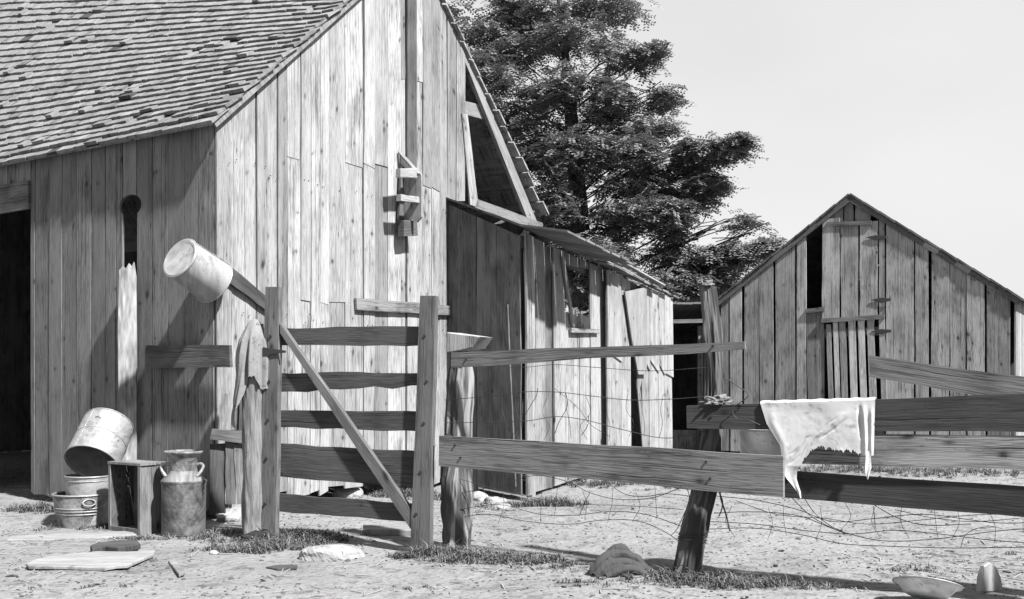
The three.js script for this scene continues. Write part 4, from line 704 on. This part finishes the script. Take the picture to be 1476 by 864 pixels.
// crumpled sack
{
  const nr = 44, na = 120, pos = [], uv = [], idx = [];
  for (let i = 0; i <= nr; i++) for (let k = 0; k <= na; k++) {
    const a = k / na * Math.PI * 2, r = i / nr, cx = Math.cos(a), cz = Math.sin(a), edge = 1 + 0.22 * (n3(cx * 1.5 + 4, cz * 1.5 + 9, 2) - 0.5) * 2 + 0.06 * Math.sin(a * 9 + 1), x = cx * r * 0.2 * edge, z = cz * r * 0.13 * edge;
    const w = n3(x * 7 + 3, z * 7 + 5, 1.5), f1 = 0.5 + 0.5 * Math.sin(z * 60 + x * 14 + w * 10), f2 = 0.5 + 0.5 * Math.sin(x * 46 - z * 30 + w * 13), dome = Math.pow(Math.max(0, 1 - r * r * r), 0.6);
    const y = dome * (0.05 + 0.05 * (n3(x * 6 + 11, z * 6 + 2, 4) - 0.4) - 0.16 * x + 0.034 * Math.pow(f1, 0.7) + 0.014 * f2 + 0.01 * Math.sin(x * 90 + w * 20) * f1);
    pos.push(x, y + 0.004, z); uv.push(x * 3, z * 3 + y * 2);
  }
  for (let i = 0; i < nr; i++) for (let k = 0; k < na; k++) { const a = i * (na + 1) + k, b = a + na + 1; idx.push(a, a + 1, b, a + 1, b + 1, b); }
  const g = new THREE.BufferGeometry(); g.setAttribute('position', new THREE.Float32BufferAttribute(pos, 3)); g.setAttribute('uv', new THREE.Float32BufferAttribute(uv, 2)); g.setIndex(idx); g.computeVertexNormals();
  const roll = (pts, r0, sd) => { const q = tube(pts.map((p) => V3(...p)), r0, 40, 14), p = q.attributes.position, u = q.attributes.uv; for (let i = 0; i < p.count; i++) { const t = u.getX(i), k = Math.sin(Math.PI * clamp(t * 0.96 + 0.02)) ** 0.5, cx = lerp(pts[0][0], pts[pts.length - 1][0], t); const a = n3(p.getX(i) * 22 + sd, p.getY(i) * 22 + sd, p.getZ(i) * 22) - 0.5; p.setXYZ(i, p.getX(i) + a * 0.016, Math.max(0, (p.getY(i)) * (0.75 + 0.25 * k) + a * 0.02), p.getZ(i) + a * 0.016); u.setXY(i, p.getX(i) * 3, p.getZ(i) * 3 + p.getY(i) * 3); } q.computeVertexNormals(); return q; };
  const rolls = [roll([[-0.17, 0.0, 0.03], [-0.13, 0.07, 0.02], [-0.03, 0.115, -0.02], [0.08, 0.085, -0.04], [0.17, 0.0, -0.02]], 0.036, 3), roll([[-0.16, 0.0, 0.09], [-0.1, 0.065, 0.07], [0.0, 0.075, 0.05], [0.1, 0.05, 0.03], [0.2, 0.0, 0.04]], 0.03, 7), roll([[-0.1, 0.0, 0.12], [-0.04, 0.03, 0.115], [0.04, 0.045, 0.1], [0.12, 0.02, 0.09], [0.17, 0.0, 0.1]], 0.026, 11), roll([[-0.12, 0.02, -0.06], [-0.07, 0.1, -0.04], [0.0, 0.145, -0.05], [0.07, 0.1, -0.07]], 0.034, 15)];
  const c = gnd(895, 829), m = mesh('crumpled_sack', mergeGeometries([g, ...rolls].map((q) => q.toNonIndexed())), darkCloth); m.position.set(c.x, groundY(c.x, c.z), c.z); tag(m, 'dark crumpled sack lying on the dirt in front of the leaning post', 'sack');
}
// basin
{
  const c = gnd(1336, 872), t = thing('enamel_basin', 'shallow pale basin lying tilted in the dirt below the fence', 'basin', V3(c.x, groundY(c.x, c.z) + 0.05, c.z)); t.scale.setScalar(0.86); t.rotation.set(-0.3, 0.2, -0.2); t.updateMatrix();
  mesh('bowl', lathe([[0.001, 0.0], [0.11, 0.0], [0.13, 0.01], [0.175, 0.065], [0.2, 0.07], [0.203, 0.075], [0.198, 0.077], [0.172, 0.072], [0.128, 0.018], [0.001, 0.008]]), whitePaint, t); mesh('rim', ring(0.202, 0.073, 0.005), galv, t);
}

// ================= TREE =================
const treeBase = at(845, 545, 24); treeBase.y = 0;
{
  const t = thing('locust_tree', 'tall feathery locust tree rising behind the lean-to', 'tree', treeBase), r = rng(777), q = (px, py, D) => at(px, py, D).sub(treeBase);
  const bark = barkOf(0.1), trunk = roughPost([{ p: V3(0, -0.1, 0), r: 0.34 }, { p: q(842, 480, 24), r: 0.28 }, { p: q(836, 330, 24.1), r: 0.23 }, { p: q(826, 200, 24.2), r: 0.17 }, { p: q(815, 80, 24.2), r: 0.1 }, { p: q(800, -60, 24.2), r: 0.04 }], 9, 0.15, 909);
  mesh('trunk', trunk, bark, t);
  // sprays of leaves: [column, row, half-width, half-height (pixels), depth]
  const pads = [
    [700, 60, 60, 26, 24], [760, 45, 60, 30, 25], [830, 50, 60, 24, 24], [700, 110, 70, 30, 23.5], [790, 100, 70, 26, 24], [870, 90, 70, 20, 23.6], [935, 78, 36, 9, 23.4], [960, 72, 16, 6, 23.2],
    [740, 150, 70, 30, 24], [830, 140, 70, 28, 23.4], [905, 135, 60, 18, 24], [945, 140, 30, 12, 24],
    [760, 205, 80, 34, 24], [850, 195, 80, 30, 24.6], [940, 190, 60, 22, 23.6], [975, 208, 32, 10, 23.4],
    [800, 250, 90, 34, 23.6], [890, 240, 80, 28, 24], [970, 245, 60, 20, 24], [1030, 214, 44, 11, 23.2], [1060, 203, 16, 6, 23], [1000, 225, 50, 14, 23.6],
    [820, 300, 90, 34, 24], [910, 290, 80, 28, 23.4], [985, 285, 50, 22, 24], [1015, 262, 34, 9, 23.5],
    [830, 350, 90, 36, 24.6], [920, 335, 70, 26, 24], [990, 325, 60, 20, 23.6], [1050, 318, 40, 14, 23.6], [1080, 335, 30, 12, 23.4], [1108, 352, 18, 9, 23],
    [850, 400, 90, 36, 24], [950, 385, 60, 26, 24], [1015, 372, 60, 16, 23.8], [1070, 360, 36, 12, 23.4],
    [900, 440, 80, 34, 24.2], [980, 420, 70, 24, 24], [1035, 405, 40, 20, 24.4], [880, 490, 90, 40, 25], [980, 470, 80, 34, 25], [1050, 440, 40, 30, 25.5], [700, 200, 60, 60, 25], [780, 20, 90, 30, 25], [860, 10, 60, 20, 24.4], [700, -10, 70, 40, 25], [800, 390, 60, 50, 25.5], [770, 320, 60, 60, 25.5], [835, 130, 60, 24, 23.2], [1025, 330, 46, 14, 23.8], [1000, 372, 40, 14, 24.2], [1060, 345, 36, 10, 23.5], [965, 225, 50, 18, 24.4], [1000, 270, 40, 14, 24.2], [832, 215, 55, 24, 23], [842, 290, 60, 26, 23], [846, 365, 60, 26, 23], [850, 440, 60, 28, 23], [960, 305, 50, 22, 23.2], [1000, 345, 46, 18, 24.4], [945, 270, 50, 20, 24.8], [1040, 385, 34, 14, 23.6], [1000, 400, 50, 22, 23.4], [930, 415, 60, 26, 23.2], [880, 165, 50, 20, 24.8], [900, 215, 50, 18, 23], [720, 90, 60, 40, 24.6], [735, 250, 50, 40, 24.6], [860, 540, 100, 50, 25.5], [980, 540, 90, 40, 25.5],
  ];
  // limbs
  const trunkAt = (y) => { const P = [[0, V3(0, 0, 0)], [2.3, q(842, 480, 24)], [4.7, q(836, 330, 24.1)], [6.9, q(826, 200, 24.2)], [8.9, q(815, 80, 24.2)]]; let i = 0; while (i < P.length - 2 && y > P[i + 1][1].y) i++; return P[i][1].clone().lerp(P[i + 1][1], clamp((y - P[i][1].y) / (P[i + 1][1].y - P[i][1].y))); };
  const centres = pads.map(([x, y, w, h, D]) => ({ c: q(x, y, D), w: w / F * D, h: h / F * D }));
  for (const p of centres) {
    const s = trunkAt(Math.max(0.6, p.c.y - 0.5 - 0.35 * Math.hypot(p.c.x, p.c.z))), mid = s.clone().lerp(p.c, 0.5); mid.y += 0.1; const far = p.c.clone(); far.x += Math.sign(p.c.x - s.x || 1) * p.w * 0.15;
    mesh('limb', tube([s, mid, p.c, far], 0.016 + 0.005 * p.w, 10, 5), bark, t);
    for (let k = 0; k < 3; k++) mesh('branch', tube([p.c.clone().lerp(s, 0.25), p.c.clone().add(V3(rr(-0.4, 0.4, r) * p.w, rr(-0.3, 0.4, r) * p.h, rr(-0.3, 0.3, r))), p.c.clone().add(V3(rr(-0.9, 0.9, r) * p.w, rr(-0.8, 0.8, r) * p.h, rr(-0.7, 0.7, r)))], 0.012, 6, 4), bark, t);
  }
  // leaves: compound fronds of small leaflets, drooping outwards
  const leaf = new THREE.MeshPhysicalMaterial({ color: grey(0.12), roughness: 0.9, transmission: 0.35, thickness: 0, side: THREE.DoubleSide });
  const arr = [], X = V3(), Y = V3(), Zv = V3();
  for (const p of centres) {
    const area = p.w * p.h, nf = Math.round(240 + area * 620);
    for (let k = 0; k < nf; k++) {
      let a, b, c; do { a = rr(-1, 1, r); b = rr(-1, 1, r); c = rr(-1, 1, r); } while (a * a + b * b + c * c > 1);
      const clumpy = N0.fbm(a * p.w * 1.6 + p.c.x * 1.6 + 50, b * p.h * 2.4 + p.c.y * 2.4 + 50, 1024, 1024, 2); if (clumpy < 0.41) continue;
      const sp = r() < 0.16 ? 1.4 : 1.06, base = V3(p.c.x + a * p.w * sp, p.c.y + b * p.h * (sp + 0.04) - 0.12 * a * a, p.c.z + c * Math.max(0.7, p.w * 0.8));
      const th = r() * Math.PI * 2, dir = V3(Math.cos(th), rr(-0.55, 0.2, r), Math.sin(th)).add(V3(Math.sign(base.x) * 0.5, 0, 0)).normalize(), len = rr(0.22, 0.45, r), nl = 6;
      Y.set(rr(-0.4, 0.4, r), 1, rr(-0.4, 0.4, r)).normalize(); X.crossVectors(dir, Y).normalize(); Zv.crossVectors(X, dir);
      for (let i = 0; i < nl; i++) for (const s of [-1, 1]) {
        const f = (i + 0.6) / nl * len, w = 0.034, L = 0.09, o = base.clone().addScaledVector(dir, f); o.y -= f * f * 0.5;
        const e = X.clone().multiplyScalar(s * L).addScaledVector(dir, 0.03).addScaledVector(Zv, rr(-0.035, 0.02, r)), q1 = o.clone().addScaledVector(e, 0.5).addScaledVector(dir, w), q2 = o.clone().addScaledVector(e, 0.5).addScaledVector(dir, -w * 0.6), tip = o.clone().add(e);
        arr.push(o.x, o.y, o.z, q2.x, q2.y, q2.z, tip.x, tip.y, tip.z, o.x, o.y, o.z, tip.x, tip.y, tip.z, q1.x, q1.y, q1.z);
      }
    }
  }
  const lg = new THREE.BufferGeometry(); lg.setAttribute('position', new THREE.Float32BufferAttribute(arr, 3)); lg.computeVertexNormals(); mesh('crown', noUv(lg), leaf, t).userData.kind = 'stuff';
}

// ================= GRASS AND CRUMBS =================
{
  const r = rng(5150), pos = [[], []];
  const blade = (x, z, h, w, k) => { const y = groundY(x, z) - 0.005, th = r() * 6.283, l = rr(0.3, 1.8, r) * h, dx = Math.cos(th), dz = Math.sin(th), px = -dz * w, pz = dx * w, mx = x + dx * l * 0.3, mz = z + dz * l * 0.3, my = y + h * 0.62, tx = x + dx * l, tz = z + dz * l, ty = y + h * rr(0.35, 1, r);
    pos[k].push(x - px, y, z - pz, x + px, y, z + pz, mx + px * 0.7, my, mz + pz * 0.7, x - px, y, z - pz, mx + px * 0.7, my, mz + pz * 0.7, mx - px * 0.7, my, mz - pz * 0.7, mx - px * 0.7, my, mz - pz * 0.7, mx + px * 0.7, my, mz + pz * 0.7, tx, ty, tz); };
  const patch = (px, py, wx, wz, n, h) => { const c = gnd(px, py), tufts = []; for (let k = 0; k < n / 14; k++) { const a = r() * 6.283, q = Math.pow(r(), 0.6) * 1.25; tufts.push([c.x + Math.cos(a) * q * wx, c.z + Math.sin(a) * q * wz, q, rr(0.45, 1.2, r)]); }
    for (const [tx, tz, q, s] of tufts) { const m = Math.round(rr(8, 24, r) * s), sp = rr(0.015, 0.05, r); for (let i = 0; i < m; i++) { const a = r() * 6.283, d = Math.sqrt(r()) * sp; blade(tx + Math.cos(a) * d, tz + Math.sin(a) * d, h * rr(0.3, 1.0, r) * s * (1.15 - 0.5 * q), rr(0.002, 0.0045, r), r() < 0.5 ? 1 : 0); } } };
  patch(420, 780, 0.34, 0.22, 3200, 0.13); patch(370, 792, 0.3, 0.16, 1800, 0.11); patch(330, 775, 0.22, 0.25, 900, 0.09); patch(310, 795, 0.2, 0.1, 260, 0.05);
  patch(640, 802, 0.3, 0.12, 2600, 0.11); patch(720, 810, 0.42, 0.14, 2400, 0.09); patch(790, 818, 0.3, 0.12, 500, 0.06); patch(790, 720, 0.34, 0.16, 2000, 0.17); patch(720, 722, 0.3, 0.25, 500, 0.08); patch(870, 696, 0.35, 0.2, 1000, 0.15); patch(690, 730, 0.3, 0.3, 350, 0.06);
  patch(985, 835, 0.3, 0.14, 1500, 0.11); patch(1050, 842, 0.35, 0.13, 1300, 0.1); patch(1140, 845, 0.3, 0.1, 700, 0.09); patch(860, 842, 0.25, 0.1, 350, 0.06);
  patch(60, 735, 0.3, 0.2, 1200, 0.13); patch(120, 762, 0.3, 0.25, 600, 0.08); patch(225, 778, 0.3, 0.12, 500, 0.06); patch(600, 712, 0.4, 0.25, 1500, 0.16); patch(560, 712, 0.3, 0.2, 400, 0.09);
  for (let k = 0; k < 9; k++) patch(1180 + k * 36, 676 + rr(0, 10, r), 0.7, 0.5, 700, 0.12); patch(1340, 822, 0.3, 0.12, 300, 0.05); patch(1420, 800, 0.4, 0.2, 250, 0.05); patch(960, 700, 0.6, 0.4, 300, 0.08); patch(1090, 690, 0.8, 0.5, 300, 0.08); patch(560, 850, 0.3, 0.1, 100, 0.04); patch(150, 850, 0.4, 0.1, 150, 0.04);
  pos.forEach((p, i) => { const g = new THREE.BufferGeometry(); g.setAttribute('position', new THREE.Float32BufferAttribute(p, 3)); g.computeVertexNormals(); const m = mesh('grass', noUv(g), new THREE.MeshStandardMaterial({ color: grey(i ? 0.12 : 0.04), roughness: 0.9, side: THREE.DoubleSide })); tag(m, i ? 'dry pale blades among the weeds around posts and walls' : 'dark tufts of weeds around the posts and wall feet', 'grass', null, 'stuff'); });
  // crumbs of earth, bark and manure
  const bits = (name, n, mat, label, s0, s1) => { const g = new THREE.IcosahedronGeometry(1, 1), p = g.attributes.position; for (let i = 0; i < p.count; i++) { const k = 0.75 + 0.6 * n3(p.getX(i) * 2 + 4, p.getY(i) * 2 + 8, p.getZ(i) * 2 + 1); p.setXYZ(i, p.getX(i) * k, p.getY(i) * k, p.getZ(i) * k); } g.computeVertexNormals();
    const im = new THREE.InstancedMesh(g, mat, n), M = new THREE.Matrix4(), Q = new THREE.Quaternion(), E = new THREE.Euler(); im.name = name; im.castShadow = im.receiveShadow = true;
    for (let i = 0; i < n;) { const D = 5 + Math.pow(r(), 1.4) * 9, x = rr(-0.56, 0.56, r) * D, z = -D; if (N0.fbm(x * 1.3 + 200, z * 1.3 + 200, 1024, 1024, 3) < 0.47 && r() < 0.85) continue; const s = rr(s0, s1, r) * (r() < 0.06 ? 2 : 1); E.set(rr(-0.4, 0.4, r), r() * 6.28, rr(-0.4, 0.4, r)); M.compose(V3(x, groundY(x, z) + s * 0.2, z), Q.setFromEuler(E), V3(s * rr(0.8, 2, r), s * 0.5, s)); im.setMatrixAt(i++, M); }
    scene.add(im); tag(im, label, 'crumbs', null, 'stuff'); };
  bits('dirt_crumbs', 4600, new THREE.MeshStandardMaterial({ color: grey(0.05), roughness: 1 }), 'dark crumbs of bark and manure strewn over the dirt', 0.003, 0.009);
  bits('pebbles', 900, new THREE.MeshStandardMaterial({ color: grey(0.15), roughness: 1 }), 'small pale pebbles and clods strewn over the dirt', 0.003, 0.009);
}
{
  const r = rng(2718), n = 1500, g = new THREE.BoxGeometry(1, 1, 1), im = new THREE.InstancedMesh(g, new THREE.MeshStandardMaterial({ color: grey(0.2), roughness: 1 }), n), M = new THREE.Matrix4(), Q = new THREE.Quaternion(), E = new THREE.Euler(); im.name = 'straw'; im.castShadow = im.receiveShadow = true;
  for (let i = 0; i < n;) { const D = 5 + Math.pow(r(), 1.2) * 7, x = rr(-0.56, 0.56, r) * D, z = -D; if (N1.fbm(x * 0.9 + 30, z * 0.9 + 30, 1024, 1024, 3) < 0.48 && r() < 0.8) continue; E.set(0, r() * 6.28, rr(-0.12, 0.12, r)); M.compose(V3(x, groundY(x, z) + 0.006, z), Q.setFromEuler(E), V3(rr(0.03, 0.16, r), 0.004, rr(0.003, 0.007, r))); im.setMatrixAt(i++, M); }
  tag(im, 'scattered bits of straw and twig on the dirt', 'straw', null, 'stuff'); scene.add(im);
}
renderer.render(scene, camera);
